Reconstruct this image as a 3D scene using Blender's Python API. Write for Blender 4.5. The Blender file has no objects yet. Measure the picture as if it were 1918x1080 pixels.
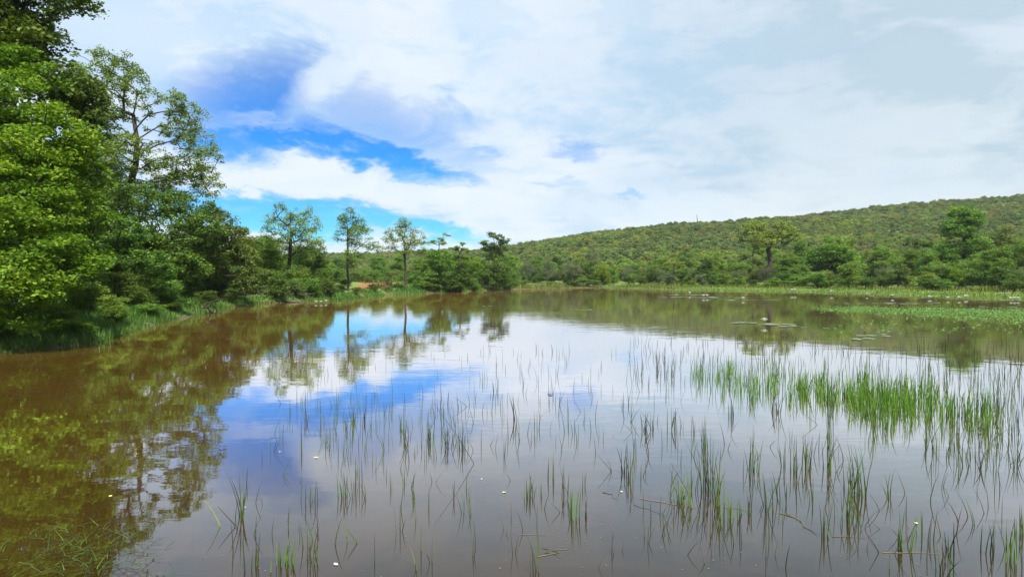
import bpy, math, random
import numpy as np
from mathutils import Matrix, Vector

S = bpy.context.scene
COL = S.collection
R = math.radians
RS = np.random.RandomState

# ------------------------------------------------------------------ camera
EYE = 1.7
FPX = 1143.0            # focal length in photograph pixels (1918 wide)
PITCH = math.atan(23.0 / FPX)
cam_d = bpy.data.cameras.new('camera')
cam = bpy.data.objects.new('camera', cam_d)
COL.objects.link(cam)
cam.location = (0, 0, EYE)
cam.rotation_euler = (math.pi / 2 - PITCH, 0, 0)
cam_d.sensor_width = 36.0
cam_d.lens = 36.0 * FPX / 1918.0
cam_d.clip_start = 0.05
cam_d.clip_end = 20000
S.camera = cam

# ------------------------------------------------------------------ world
SUN_EL, SUN_AZ = 56.0, 152.0        # azimuth clockwise from +Y (the view direction)
W = bpy.data.worlds.new('World')
S.world = W
W.use_nodes = True
nt = W.node_tree
nt.nodes.clear()


class G:
    """tiny helper for node graphs"""
    def __init__(s, tree):
        s.t = tree

    def n(s, typ, **kw):
        nd = s.t.nodes.new(typ)
        for k, v in kw.items():
            setattr(nd, k, v)
        return nd

    def l(s, a, b):
        s.t.links.new(a, b)

    def val(s, sock, v):
        if hasattr(v, 'default_value') or hasattr(v, 'is_output'):
            s.l(v, sock)
        else:
            sock.default_value = v

    def m(s, op, a, b=0.0, c=0.0, clamp=False):
        nd = s.n('ShaderNodeMath', operation=op)
        nd.use_clamp = clamp
        s.val(nd.inputs[0], a)
        s.val(nd.inputs[1], b)
        s.val(nd.inputs[2], c)
        return nd.outputs[0]

    def ss(s, x, lo, hi, a=0.0, b=1.0):
        nd = s.n('ShaderNodeMapRange', interpolation_type='SMOOTHSTEP')
        s.val(nd.inputs[0], x)
        s.val(nd.inputs[1], lo)
        s.val(nd.inputs[2], hi)
        s.val(nd.inputs[3], a)
        s.val(nd.inputs[4], b)
        return nd.outputs[0]

    def mix(s, f, a, b, mode='MIX'):
        nd = s.n('ShaderNodeMix', data_type='RGBA', blend_type=mode)
        s.val(nd.inputs[0], f)
        s.val(nd.inputs[6], a if not isinstance(a, tuple) else (a + (1,))[:4])
        s.val(nd.inputs[7], b if not isinstance(b, tuple) else (b + (1,))[:4])
        return nd.outputs[2]

    def noise(s, vec, scale, detail=3.0, rough=0.5, dist=0.0, dim='3D'):
        nd = s.n('ShaderNodeTexNoise', noise_dimensions=dim)
        if vec is not None:
            s.l(vec, nd.inputs['Vector'])
        nd.inputs['Scale'].default_value = scale
        nd.inputs['Detail'].default_value = detail
        nd.inputs['Roughness'].default_value = rough
        nd.inputs['Distortion'].default_value = dist
        return nd.outputs['Fac']

    def xyz(s, x, y, z):
        nd = s.n('ShaderNodeCombineXYZ')
        s.val(nd.inputs[0], x); s.val(nd.inputs[1], y); s.val(nd.inputs[2], z)
        return nd.outputs[0]


g = G(nt)
tc = g.n('ShaderNodeTexCoord')
sep = g.n('ShaderNodeSeparateXYZ')
g.l(tc.outputs['Generated'], sep.inputs[0])
DEG = 180 / math.pi
az = g.m('MULTIPLY', g.m('ARCTAN2', sep.outputs[0], sep.outputs[1]), DEG)
el = g.m('MULTIPLY', g.m('ARCSINE', sep.outputs[2]), DEG)
# cloud coordinates: stretched along the wind, seen in perspective on a flat deck
den = g.m('ADD', g.m('MAXIMUM', sep.outputs[2], 0.0), 0.22)
deck = g.xyz(g.m('DIVIDE', sep.outputs[0], den), g.m('DIVIDE', sep.outputs[1], den), 0.0)
sph = g.xyz(g.m('MULTIPLY', az, 0.05), g.m('MULTIPLY', el, 0.11), 3.0)
n_big = g.noise(deck, 1.1, 5, 0.55, 0.4)
n_mid = g.noise(sph, 2.3, 6, 0.6, 0.6)
n_fine = g.noise(sph, 9.0, 5, 0.6, 0.3)
wx = g.m('MULTIPLY', g.m('SUBTRACT', n_mid, 0.5), 6.0)
wy = g.m('ADD', g.m('MULTIPLY', g.m('SUBTRACT', n_mid, 0.5), 3.0), g.m('MULTIPLY', g.m('SUBTRACT', n_fine, 0.5), 2.6))
azw = g.m('ADD', az, wx)
elw = g.m('ADD', el, wy)


def sky_dir(px, py):
    a = math.atan((px - 959) / FPX)
    return a * DEG, math.atan((517 - py) / FPX * math.cos(a)) * DEG


def blob(px, py, rx, ry, rot=0.0, soft=0.6, amt=1.0):
    """an opening in (or a lobe of) the cloud deck, given in degrees of the sky"""
    ca, ce = sky_dir(px, py)
    rx, ry = rx / 20.0, ry / 20.0
    c, s_ = math.cos(R(rot)), math.sin(R(rot))
    dx = g.m('SUBTRACT', azw, ca)
    dy = g.m('SUBTRACT', elw, ce)
    u = g.m('DIVIDE', g.m('ADD', g.m('MULTIPLY', dx, c), g.m('MULTIPLY', dy, s_)), rx)
    v = g.m('DIVIDE', g.m('SUBTRACT', g.m('MULTIPLY', dy, c), g.m('MULTIPLY', dx, s_)), ry)
    d = g.m('SQRT', g.m('ADD', g.m('MULTIPLY', u, u), g.m('MULTIPLY', v, v)))
    return g.m('MULTIPLY', g.ss(d, 1 - soft, 1 + soft, 1.0, 0.0), amt)


def union(lst):
    o = lst[0]
    for b in lst[1:]:
        o = g.m('MAXIMUM', o, b)
    return o


gaps = union([
    blob(480, 178, 135, 70, 14, 0.75, 1.0),
    blob(440, 282, 100, 48, 0, 0.4, 0.95),
    blob(600, 272, 170, 34, -9, 0.4, 1.0),
    blob(770, 312, 150, 30, -14, 0.4, 1.0),
    blob(560, 412, 260, 40, -5, 0.5, 0.95),
    blob(780, 428, 120, 17, -8, 0.5, 0.95),
    blob(450, 390, 80, 30, 0, 0.5, 0.9),
    blob(1075, 287, 45, 14, -10, 0.7, 0.5),
    blob(1050, 342, 60, 10, 0, 0.6, 0.45),
    blob(1190, 362, 40, 9, 0, 0.6, 0.5),
    blob(880, 290, 90, 22, 8, 0.8, 0.35),
    blob(520, 110, 240, 40, -8, 0.9, 0.35),
    blob(720, 225, 190, 60, -16, 0.9, 0.5),
    blob(-200, 300, 250, 60, 5, 0.8, 0.7),
    blob(640, 250, 160, 30, -10, 0.9, 0.4),
])
lobes = union([
    blob(600, 322, 80, 28, -14, 0.5, 1.0),
    blob(640, 352, 300, 30, -5, 0.5, 1.0),
    blob(880, 372, 190, 34, -6, 0.6, 1.0),
    blob(720, 448, 70, 14, 0, 0.6, 0.8),
    blob(540, 465, 160, 16, 0, 0.6, 0.7),
    blob(600, 160, 70, 30, 40, 0.8, 0.8),
    blob(1000, 300, 110, 22, -20, 0.8, 0.7),
    blob(1120, 395, 200, 26, -4, 0.8, 0.7),
    blob(960, 40, 260, 50, 0, 0.9, 0.6),
    blob(800, 120, 150, 40, -10, 0.9, 0.6),
    blob(260, 70, 220, 70, 0, 0.9, 0.55),
    blob(520, 234, 75, 8, -4, 0.8, 0.35),
])
# openings elsewhere in the deck, behind and beside the view, come from the same noise
side = g.ss(g.m('ABSOLUTE', g.m('ADD', az, 4.0)), 44.0, 60.0)
wild = g.m('MULTIPLY', g.ss(n_big, 0.52, 0.66), side)
gap = g.m('MAXIMUM', g.m('SUBTRACT', gaps, g.m('MULTIPLY', lobes, 0.8)), g.m('MULTIPLY', wild, 0.7), clamp=True)
gap = g.m('MULTIPLY', gap, g.ss(n_fine, 0.25, 0.5, 0.8, 1.0))
thin = g.m('MULTIPLY', g.ss(n_mid, 0.42, 0.72), 0.10)
cloud_a = g.m('SUBTRACT', 1.0, g.m('MAXIMUM', gap, thin), clamp=True)

sky = g.n('ShaderNodeTexSky', sky_type='NISHITA')
sky.sun_disc = False
sky.sun_elevation = R(SUN_EL)
sky.sun_rotation = R(SUN_AZ)
sky.air_density = 1.0
sky.dust_density = 0.4
sky.ozone_density = 2.2
hs = g.n('ShaderNodeHueSaturation')
hs.inputs['Saturation'].default_value = 1.45
hs.inputs['Value'].default_value = 1.45
g.l(sky.outputs[0], hs.inputs['Color'])
bg1 = g.n('ShaderNodeBackground')
g.l(g.mix(1.0, hs.outputs[0], (0.09, 0.68, 1.06), 'MULTIPLY'), bg1.inputs[0])
bg1.inputs[1].default_value = 0.06
# cloud tones: white lobes, blue-grey undersides
ct = g.ss(g.m('ADD', g.m('ADD', g.m('MULTIPLY', n_big, 0.46), g.m('MULTIPLY', n_mid, 0.44)), g.m('MULTIPLY', n_fine, 0.10)), 0.37, 0.56)
grey = union([blob(1480, 150, 330, 170, -20, 0.9, 0.85), blob(690, 230, 200, 70, -14, 0.9, 0.75), blob(1215, 325, 90, 26, 0, 0.8, 0.7),
              blob(1150, 110, 300, 90, 0, 0.9, 0.35), blob(710, 362, 55, 26, -30, 0.8, 0.4)])
ct = g.m('SUBTRACT', ct, g.m('MULTIPLY', grey, 0.55), clamp=True)
ct = g.m('MAXIMUM', ct, g.m('MULTIPLY', lobes, 0.95))
ct = g.m('MAXIMUM', ct, g.m('MULTIPLY', gap, 0.4))       # thin cloud round the openings is bright
warm = g.ss(az, -8.0, 34.0)
lowc = g.mix(warm, (0.46, 0.70, 0.97), (0.53, 0.68, 0.79))
hic = g.mix(warm, (0.86, 0.94, 1.02), (0.82, 0.90, 0.95))
ccol = g.mix(ct, lowc, hic)
bg2 = g.n('ShaderNodeBackground')
g.l(ccol, bg2.inputs[0])
bg2.inputs[1].default_value = 0.54
ms = g.n('ShaderNodeMixShader')
g.l(cloud_a, ms.inputs[0])
g.l(bg1.outputs[0], ms.inputs[1])
g.l(bg2.outputs[0], ms.inputs[2])
wo = g.n('ShaderNodeOutputWorld')
g.l(ms.outputs[0], wo.inputs[0])
W.cycles.sampling_method = 'MANUAL'
W.cycles.sample_map_resolution = 512

# ------------------------------------------------------------------ sun, exposure
sd = bpy.data.lights.new('sun', 'SUN')
sd.energy = 5.0
sd.angle = R(0.8)
sd.color = (1.0, 0.94, 0.84)
sun = bpy.data.objects.new('sun', sd)
COL.objects.link(sun)
dv = Vector((math.sin(R(SUN_AZ)) * math.cos(R(SUN_EL)), math.cos(R(SUN_AZ)) * math.cos(R(SUN_EL)), math.sin(R(SUN_EL))))
sun.rotation_euler = dv.to_track_quat('Z', 'Y').to_euler()
sun.location = dv * 60

vs = S.view_settings
vs.view_transform = 'Standard'
vs.look = 'None'
vs.exposure = 0.9
vs.gamma = 1.0
vs.use_curve_mapping = False
S.cycles.max_bounces = 6
S.cycles.diffuse_bounces = 3
S.cycles.glossy_bounces = 3
S.cycles.transmission_bounces = 3
S.cycles.transparent_max_bounces = 4
S.cycles.use_denoising = True
S.cycles.caustics_reflective = False
S.cycles.caustics_refractive = False

# ------------------------------------------------------------------ helpers
CM = Matrix.Rotation(math.pi / 2 - PITCH, 3, 'X')


def ray(px, py):
    return CM @ Vector(((px - 959) / FPX, -(py - 540) / FPX, -1.0))


def on_water(px, py, z=0.0):
    r = ray(px, py)
    t = (z - EYE) / r.z
    return r.x * t, r.y * t


def at_depth(px, py, Y):
    r = ray(px, py)
    t = Y / r.y
    return r.x * t, EYE + r.z * t


def tag(o, label=None, cat=None, group=None, kind=None):
    if label: o['label'] = label
    if cat: o['category'] = cat
    if group: o['group'] = group
    if kind: o['kind'] = kind
    return o


def mesh_np(name, V, F, mat=None, tone=None, smooth=False):
    """V (n,3), F (m,k) with k = 3 or 4"""
    V = np.ascontiguousarray(V, dtype=np.float32)
    F = np.ascontiguousarray(F, dtype=np.int32)
    me = bpy.data.meshes.new(name)
    me.vertices.add(len(V))
    me.vertices.foreach_set('co', V.ravel())
    k = F.shape[1]
    me.loops.add(F.size)
    me.loops.foreach_set('vertex_index', F.ravel())
    me.polygons.add(len(F))
    me.polygons.foreach_set('loop_start', np.arange(0, F.size, k, dtype=np.int32))
    me.polygons.foreach_set('loop_total', np.full(len(F), k, dtype=np.int32))
    if smooth:
        me.polygons.foreach_set('use_smooth', np.ones(len(F), dtype=bool))
    me.update(calc_edges=True)
    if tone is not None:
        a = me.attributes.new('tone', 'FLOAT', 'FACE')
        a.data.foreach_set('value', np.ascontiguousarray(tone, dtype=np.float32))
    if mat:
        me.materials.append(mat)
    return me


def obj(name, me, parent=None, loc=(0, 0, 0)):
    o = bpy.data.objects.new(name, me)
    COL.objects.link(o)
    o.location = loc
    if parent is not None:
        o.parent = parent
    return o


def empty(name, loc, rz=0.0):
    o = bpy.data.objects.new(name, None)
    o.empty_display_size = 0.3
    COL.objects.link(o)
    o.location = loc
    o.rotation_euler = (0, 0, rz)
    return o


# ------------------------------------------------------------------ materials
def new_mat(name):
    m = bpy.data.materials.new(name)
    m.use_nodes = True
    m.node_tree.nodes.clear()
    return m, G(m.node_tree)


def leaf_mat(name, c0, c1, c2, trans=0.35, rough=0.55, spec=0.12):
    """c0..c2: three leaf colours picked leaf by leaf; each plant shifts them a little"""
    m, g = new_mat(name)
    at = g.n('ShaderNodeAttribute', attribute_name='tone')
    cr = g.n('ShaderNodeValToRGB')
    e = cr.color_ramp.elements
    e[0].position = 0.05; e[0].color = c0 + (1,)
    e[1].position = 0.95; e[1].color = c2 + (1,)
    x = e.new(0.55); x.color = c1 + (1,)
    g.l(at.outputs['Fac'], cr.inputs[0])
    oi = g.n('ShaderNodeObjectInfo')
    h = g.n('ShaderNodeHueSaturation')
    h.inputs['Saturation'].default_value = 0.94
    g.l(cr.outputs[0], h.inputs['Color'])
    g.l(g.ss(oi.outputs['Random'], 0, 1, 0.485, 0.512), h.inputs['Hue'])
    g.l(g.m('ADD', g.m('MULTIPLY', g.m('FRACT', g.m('MULTIPLY', oi.outputs['Random'], 7.31)), 0.34), 0.98), h.inputs['Value'])
    pr = g.n('ShaderNodeBsdfPrincipled')
    g.l(h.outputs[0], pr.inputs['Base Color'])
    pr.inputs['Roughness'].default_value = rough
    pr.inputs['Specular IOR Level'].default_value = spec
    tr = g.n('ShaderNodeBsdfTranslucent')
    tcx = g.mix(1.0, h.outputs[0], (1.25, 1.15, 0.45), 'MULTIPLY')
    g.l(tcx, tr.inputs[0])
    mx = g.n('ShaderNodeMixShader')
    mx.inputs[0].default_value = trans
    g.l(pr.outputs[0], mx.inputs[1])
    g.l(tr.outputs[0], mx.inputs[2])
    o = g.n('ShaderNodeOutputMaterial')
    g.l(mx.outputs[0], o.inputs[0])
    return m


LM = {
    'bright': leaf_mat('leaf_bright', (0.042, 0.097, 0.003), (0.110, 0.200, 0.005), (0.267, 0.353, 0.008), 0.4),
    'fresh': leaf_mat('leaf_fresh', (0.036, 0.088, 0.014), (0.079, 0.163, 0.021), (0.172, 0.263, 0.034), 0.4),
    'mid': leaf_mat('leaf_mid', (0.049, 0.116, 0.015), (0.101, 0.202, 0.020), (0.197, 0.310, 0.031), 0.35, 0.5, 0.15),
    'hill_green': leaf_mat('leaf_hill_green', (0.081, 0.147, 0.031), (0.132, 0.216, 0.039), (0.192, 0.293, 0.049), 0.35, 0.6, 0.05),
    'hill_olive': leaf_mat('leaf_hill_olive', (0.113, 0.136, 0.040), (0.159, 0.192, 0.053), (0.212, 0.248, 0.073), 0.35, 0.6, 0.05),
    'hill_dark': leaf_mat('leaf_hill_dark', (0.059, 0.108, 0.037), (0.098, 0.157, 0.047), (0.155, 0.225, 0.059), 0.3, 0.6, 0.05),
    'hill_brown': leaf_mat('leaf_hill_brown', (0.094, 0.101, 0.040), (0.132, 0.139, 0.055), (0.169, 0.189, 0.069), 0.3, 0.6, 0.05),
    'hill_light': leaf_mat('leaf_hill_light', (0.106, 0.169, 0.032), (0.172, 0.254, 0.037), (0.238, 0.325, 0.050), 0.35, 0.6, 0.05),
    'dark': leaf_mat('leaf_dark', (0.032, 0.075, 0.011), (0.063, 0.128, 0.013), (0.134, 0.217, 0.022), 0.3, 0.5, 0.15),
    'yellow': leaf_mat('leaf_yellow', (0.071, 0.119, 0.017), (0.153, 0.237, 0.022), (0.275, 0.321, 0.030)),
    'grey': leaf_mat('leaf_grey', (0.060, 0.085, 0.040), (0.102, 0.136, 0.064), (0.162, 0.196, 0.096)),
    'olive': leaf_mat('leaf_olive', (0.048, 0.094, 0.016), (0.095, 0.150, 0.027), (0.152, 0.200, 0.041)),
    'airy_dark': leaf_mat('leaf_airy_dark', (0.060, 0.117, 0.024), (0.112, 0.195, 0.029), (0.225, 0.312, 0.046), 0.4),
    'airy': leaf_mat('leaf_airy', (0.07, 0.135, 0.028), (0.135, 0.22, 0.036), (0.24, 0.32, 0.05), 0.45),
}


def bark_mat(name, c0, c1):
    m, g = new_mat(name)
    tc = g.n('ShaderNodeTexCoord')
    mp = g.n('ShaderNodeMapping')
    mp.inputs['Scale'].default_value = (1, 1, 0.25)
    g.l(tc.outputs['Object'], mp.inputs[0])
    nf = g.noise(mp.outputs[0], 14, 5, 0.65)
    col = g.mix(g.ss(nf, 0.35, 0.65), c0, c1)
    pr = g.n('ShaderNodeBsdfPrincipled')
    g.l(col, pr.inputs['Base Color'])
    pr.inputs['Roughness'].default_value = 0.9
    bp = g.n('ShaderNodeBump')
    bp.inputs['Strength'].default_value = 0.6
    bp.inputs['Distance'].default_value = 0.03
    g.l(nf, bp.inputs['Height'])
    g.l(bp.outputs[0], pr.inputs['Normal'])
    o = g.n('ShaderNodeOutputMaterial')
    g.l(pr.outputs[0], o.inputs[0])
    return m


BARK = bark_mat('bark_dark', (0.018, 0.014, 0.012), (0.055, 0.043, 0.033))
BARK_GREY = bark_mat('bark_grey', (0.06, 0.052, 0.045), (0.17, 0.15, 0.13))


def plain_mat(name, c0, c1, rough=0.6, spec=0.3, scale=8.0, trans=0.0):
    m, g = new_mat(name)
    tc = g.n('ShaderNodeTexCoord')
    nf = g.noise(tc.outputs['Object'], scale, 4, 0.6)
    pr = g.n('ShaderNodeBsdfPrincipled')
    col = g.mix(g.ss(nf, 0.35, 0.65), c0, c1)
    g.l(col, pr.inputs['Base Color'])
    pr.inputs['Roughness'].default_value = rough
    pr.inputs['Specular IOR Level'].default_value = spec
    o = g.n('ShaderNodeOutputMaterial')
    if trans > 0:
        tr = g.n('ShaderNodeBsdfTranslucent')
        g.l(col, tr.inputs[0])
        mx = g.n('ShaderNodeMixShader')
        mx.inputs[0].default_value = trans
        g.l(pr.outputs[0], mx.inputs[1]); g.l(tr.outputs[0], mx.inputs[2])
        g.l(mx.outputs[0], o.inputs[0])
    else:
        g.l(pr.outputs[0], o.inputs[0])
    return m


# ------------------------------------------------------------------ terrain
SHORE = np.array([(-6, 0.6), (-9.5, 1.5), (-12.4, 5), (-12.9, 9), (-12.2, 12.2), (-11.3, 13.8), (-10.7, 15.5), (-11.6, 18), (-12.7, 21),
                  (-13.3, 24), (-14.0, 28), (-15.3, 33), (-15.8, 37), (-14.6, 40), (-12.9, 43), (-11.9, 47), (-12.2, 51), (-10.6, 56),
                  (-8.7, 60), (-7.2, 63), (-5.2, 68), (-2.5, 73), (0, 78), (4, 83), (9, 88), (14, 91), (18, 86), (21, 80), (25, 74),
                  (29, 70), (33, 64), (36, 58), (37.5, 52), (38.5, 46), (41, 38), (44, 28), (46, 15), (44, 4), (30, 1.2), (10, 1.0), (0, 0.9)], float)


def shore_dist(P):
    """signed distance to the waterline, positive on land"""
    A = SHORE
    B = np.roll(SHORE, -1, 0)
    best = np.full(len(P), 1e9)
    inside = np.zeros(len(P), bool)
    for a, b in zip(A, B):
        ab = b - a
        t = np.clip(((P - a) @ ab) / (ab @ ab), 0, 1)
        q = a + t[:, None] * ab
        best = np.minimum(best, np.hypot(P[:, 0] - q[:, 0], P[:, 1] - q[:, 1]))
        if a[1] != b[1]:
            c = ((a[1] > P[:, 1]) != (b[1] > P[:, 1])) & (P[:, 0] < (b[0] - a[0]) * (P[:, 1] - a[1]) / (b[1] - a[1]) + a[0])
            inside ^= c
    return np.where(inside, -best, best)


RX = np.array([-4000, -600, -240, -140, -79, -18, 0, 55, 104, 178, 230, 294, 450, 900, 4000], float)
RZ = np.array([5, 6, 6.5, 7, 9, 11, 13.5, 20, 24.5, 29, 33.5, 39.5, 46, 40, 30], float)


def sstep(x):
    x = np.clip(x, 0, 1)
    return x * x * (3 - 2 * x)


def vnoise(x, y):
    return (np.sin(x * 0.9 + 1.3 * np.sin(y * 0.7 + 1)) + np.sin(y * 1.1 + 1.7 * np.sin(x * 0.6 + 2))) * 0.5


def ground_np(X, Y):
    d = shore_dist(np.stack([X, Y], 1))
    wob = vnoise(X * 1.3, Y * 1.3) * 0.5
    d = d + 0.35 * wob
    left = sstep((6 - X) / 14.0)
    hi = 0.42 * left + 0.10 * (1 - left)
    land = hi * (1 - np.exp(-np.maximum(d, 0) / (0.5 * left + 1.6 * (1 - left)))) + np.maximum(d, 0) * 0.012
    land = land + 0.06 * vnoise(X * 2.1, Y * 2.3) * sstep(d / 2)
    wet = np.maximum(-0.9, d * 0.22)
    z = np.where(d > 0, land, wet)
    H = np.interp(X, RX, RZ)
    s = sstep((Y - 95 - np.maximum(0, -X) * 0.3) / 255.0)
    back = 1 - 0.35 * sstep((Y - 360) / 900.0)
    z = z + H * s * back * (1 + 0.05 * vnoise(X * 0.04, Y * 0.05)) + np.where(Y > 100, 0.5 * vnoise(X * 0.12, Y * 0.13) * s, 0)
    # rise on the right side behind the grass strip
    z = z + 1.5 * sstep((d - 16) / 40) * sstep((X - 15) / 30)
    # the earth dam wall across the small bay on the left
    z = z + 0.55 * np.exp(-((Y - 64 - (X + 14) * 0.9) / 1.6) ** 2) * sstep((-9 - X) / 2.5) * sstep((X + 30) / 4)
    return z


def ground_z(x, y):
    return float(ground_np(np.array([float(x)]), np.array([float(y)]))[0])


def spaced(lo, hi, a, b, step, grow):
    v = list(np.arange(a, b + 1e-6, step))
    s, x = step, a
    while x > lo:
        s *= grow; x -= s; v.insert(0, x)
    s, x = step, b
    while x < hi:
        s *= grow; x += s; v.append(x)
    return np.array(v)


gx = spaced(-5000, 5000, -26, 46, 0.45, 1.09)
gy = spaced(-3000, 8000, 0, 100, 0.5, 1.07)
GX, GY = np.meshgrid(gx, gy)
gz = ground_np(GX.ravel(), GY.ravel())
V = np.stack([GX.ravel(), GY.ravel(), gz], 1)
nx, ny = len(gx), len(gy)
I = np.arange(nx * ny).reshape(ny, nx)
F = np.stack([I[:-1, :-1].ravel(), I[:-1, 1:].ravel(), I[1:, 1:].ravel(), I[1:, :-1].ravel()], 1)

m, g = new_mat('ground_soil')
geo = g.n('ShaderNodeNewGeometry')
sp = g.n('ShaderNodeSeparateXYZ')
g.l(geo.outputs['Position'], sp.inputs[0])
nA = g.noise(geo.outputs['Position'], 0.35, 5, 0.6)
nB = g.noise(geo.outputs['Position'], 6.0, 5, 0.65)
nC = g.noise(geo.outputs['Position'], 40.0, 3, 0.6)
grass = g.mix(g.ss(nA, 0.35, 0.65), (0.045, 0.10, 0.012), (0.13, 0.17, 0.03))
grass = g.mix(g.ss(nB, 0.4, 0.7), grass, (0.08, 0.14, 0.02))
soil = g.mix(g.ss(nB, 0.3, 0.7), (0.05, 0.034, 0.02), (0.10, 0.07, 0.042))
red = g.mix(g.ss(nC, 0.3, 0.7), (0.15, 0.06, 0.028), (0.26, 0.105, 0.045))
h = sp.outputs[2]
wetline = g.ss(g.m('ADD', h, g.m('MULTIPLY', nB, 0.12)), 0.08, 0.20)
c = g.mix(wetline, soil, grass)
bare = g.m('MULTIPLY', g.ss(g.m('ADD', nA, g.m('MULTIPLY', nB, 0.3)), 0.72, 0.8), 0.8)
c = g.mix(bare, c, soil)
# bare red earth of the dam wall
dx = g.m('DIVIDE', g.m('ADD', sp.outputs[0], 13.7), 1.9)
dy = g.m('DIVIDE', g.m('SUBTRACT', sp.outputs[1], 61.0), 5.0)
dd = g.m('SQRT', g.m('ADD', g.m('MULTIPLY', dx, dx), g.m('MULTIPLY', dy, dy)))
c = g.mix(g.ss(g.m('ADD', dd, g.m('MULTIPLY', nB, 0.5)), 0.9, 1.4, 1.0, 0.0), c, red)
pr = g.n('ShaderNodeBsdfPrincipled')
g.l(c, pr.inputs['Base Color'])
pr.inputs['Roughness'].default_value = 0.95
bp = g.n('ShaderNodeBump')
bp.inputs['Strength'].default_value = 0.5
bp.inputs['Distance'].default_value = 0.08
g.l(nB, bp.inputs['Height'])
g.l(bp.outputs[0], pr.inputs['Normal'])
o = g.n('ShaderNodeOutputMaterial')
g.l(pr.outputs[0], o.inputs[0])
tag(obj('ground', mesh_np('ground', V, F, m, smooth=True)), kind='structure')

# ------------------------------------------------------------------ water
m, g = new_mat('pond_water')
geo = g.n('ShaderNodeNewGeometry')
mp = g.n('ShaderNodeMapping')
mp.inputs['Scale'].default_value = (0.75, 1.5, 1)
g.l(geo.outputs['Position'], mp.inputs[0])
r1 = g.noise(mp.outputs[0], 1.6, 3, 0.5, 0.3)
r2 = g.noise(mp.outputs[0], 7.0, 2, 0.5)
calm = g.ss(g.noise(mp.outputs[0], 0.09, 3, 0.5), 0.42, 0.66, 0.35, 1.0)
hgt = g.m('MULTIPLY', g.m('ADD', g.m('MULTIPLY', r1, 1.0), g.m('MULTIPLY', r2, 0.12)), calm)
bp = g.n('ShaderNodeBump')
bp.inputs['Strength'].default_value = 1.0
bp.inputs['Distance'].default_value = 0.0045
g.l(hgt, bp.inputs['Height'])
murk_n = g.noise(geo.outputs['Position'], 0.5, 4, 0.55, 0.5)
murk = g.mix(g.ss(murk_n, 0.3, 0.7), (0.021, 0.0113, 0.0022), (0.029, 0.0160, 0.0034))
df = g.n('ShaderNodeBsdfDiffuse')
spw = g.n('ShaderNodeSeparateXYZ')
g.l(geo.outputs['Position'], spw.inputs[0])
shallow = g.ss(g.m('ADD', spw.outputs[0], g.m('MULTIPLY', murk_n, 3.0)), -3.0, 2.5, 1.0, 0.0)   # silty shallows off the left bank
murk = g.mix(shallow, g.mix(1.0, murk, (0.72, 0.95, 2.0), 'MULTIPLY'), murk)
g.l(murk, df.inputs[0])
gl = g.n('ShaderNodeBsdfGlossy')
gl.inputs['Roughness'].default_value = 0.02
gl.inputs['Color'].default_value = (0.96, 0.94, 0.97, 1)
g.l(bp.outputs[0], gl.inputs['Normal'])
fr = g.n('ShaderNodeFresnel')
fr.inputs['IOR'].default_value = 1.5
g.l(bp.outputs[0], fr.inputs['Normal'])
mr = g.n('ShaderNodeMapRange')
g.l(fr.outputs[0], mr.inputs[0])
for q_, v_ in enumerate((0.10, 0.37, 0.10, 0.90)):
    mr.inputs[q_ + 1].default_value = v_
blk = g.n('ShaderNodeBsdfDiffuse')
blk.inputs[0].default_value = (0, 0, 0, 1)
mg = g.n('ShaderNodeMixShader')
g.l(mr.outputs[0], mg.inputs[0]); g.l(blk.outputs[0], mg.inputs[1]); g.l(gl.outputs[0], mg.inputs[2])
mx = g.n('ShaderNodeAddShader')          # light scattered back by the silt, plus the mirror of the surface
g.l(df.outputs[0], mx.inputs[0]); g.l(mg.outputs[0], mx.inputs[1])
o = g.n('ShaderNodeOutputMaterial')
g.l(mx.outputs[0], o.inputs[0])
wv = np.array([(-24, -0.5, 0), (60, -0.5, 0), (60, 96, 0), (-24, 96, 0)], float)
tag(obj('water', mesh_np('water', wv, np.array([[0, 1, 2, 3]]), m)), kind='structure')


# ------------------------------------------------------------------ plant generators
def leaves_np(C, tone_c, r, n_per, size, rs, flat=0.55, aspect=0.55, up=0.6, droop=0.0):
    """diamond leaves scattered round clump centres C; returns V, F, tone"""
    n = len(C) * n_per
    idx = np.repeat(np.arange(len(C)), n_per)
    rr = np.asarray(r)[idx] if np.ndim(r) else np.full(n, r)
    off = rs.normal(0, 1, (n, 3))
    off /= np.linalg.norm(off, axis=1)[:, None]
    off *= (rs.uniform(0, 1, n) ** 0.45)[:, None]
    off[:, 2] *= flat
    P = C[idx] + off * rr[:, None]
    P[:, 2] -= droop * rr * (off[:, 0] ** 2 + off[:, 1] ** 2)
    a = rs.normal(0, 1, (n, 3))
    a[:, 2] *= 0.55
    a /= np.linalg.norm(a, axis=1)[:, None]
    nrm = rs.normal(0, 1, (n, 3)) * (1 - up)
    nrm[:, 2] += up
    b = np.cross(nrm, a)
    b /= np.linalg.norm(b, axis=1)[:, None] + 1e-9
    s = size * rs.uniform(0.45, 1.4, n)
    a *= (s * 0.5)[:, None]
    b *= (s * 0.5 * aspect)[:, None]
    V = np.stack([P - a, P + b, P + a, P - b], 1).reshape(-1, 3)
    F = np.arange(n * 4).reshape(n, 4)
    tone = np.clip(tone_c[idx] * 0.6 + rs.uniform(0, 1, n) * 0.4, 0, 1)
    return V, F, tone


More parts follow.
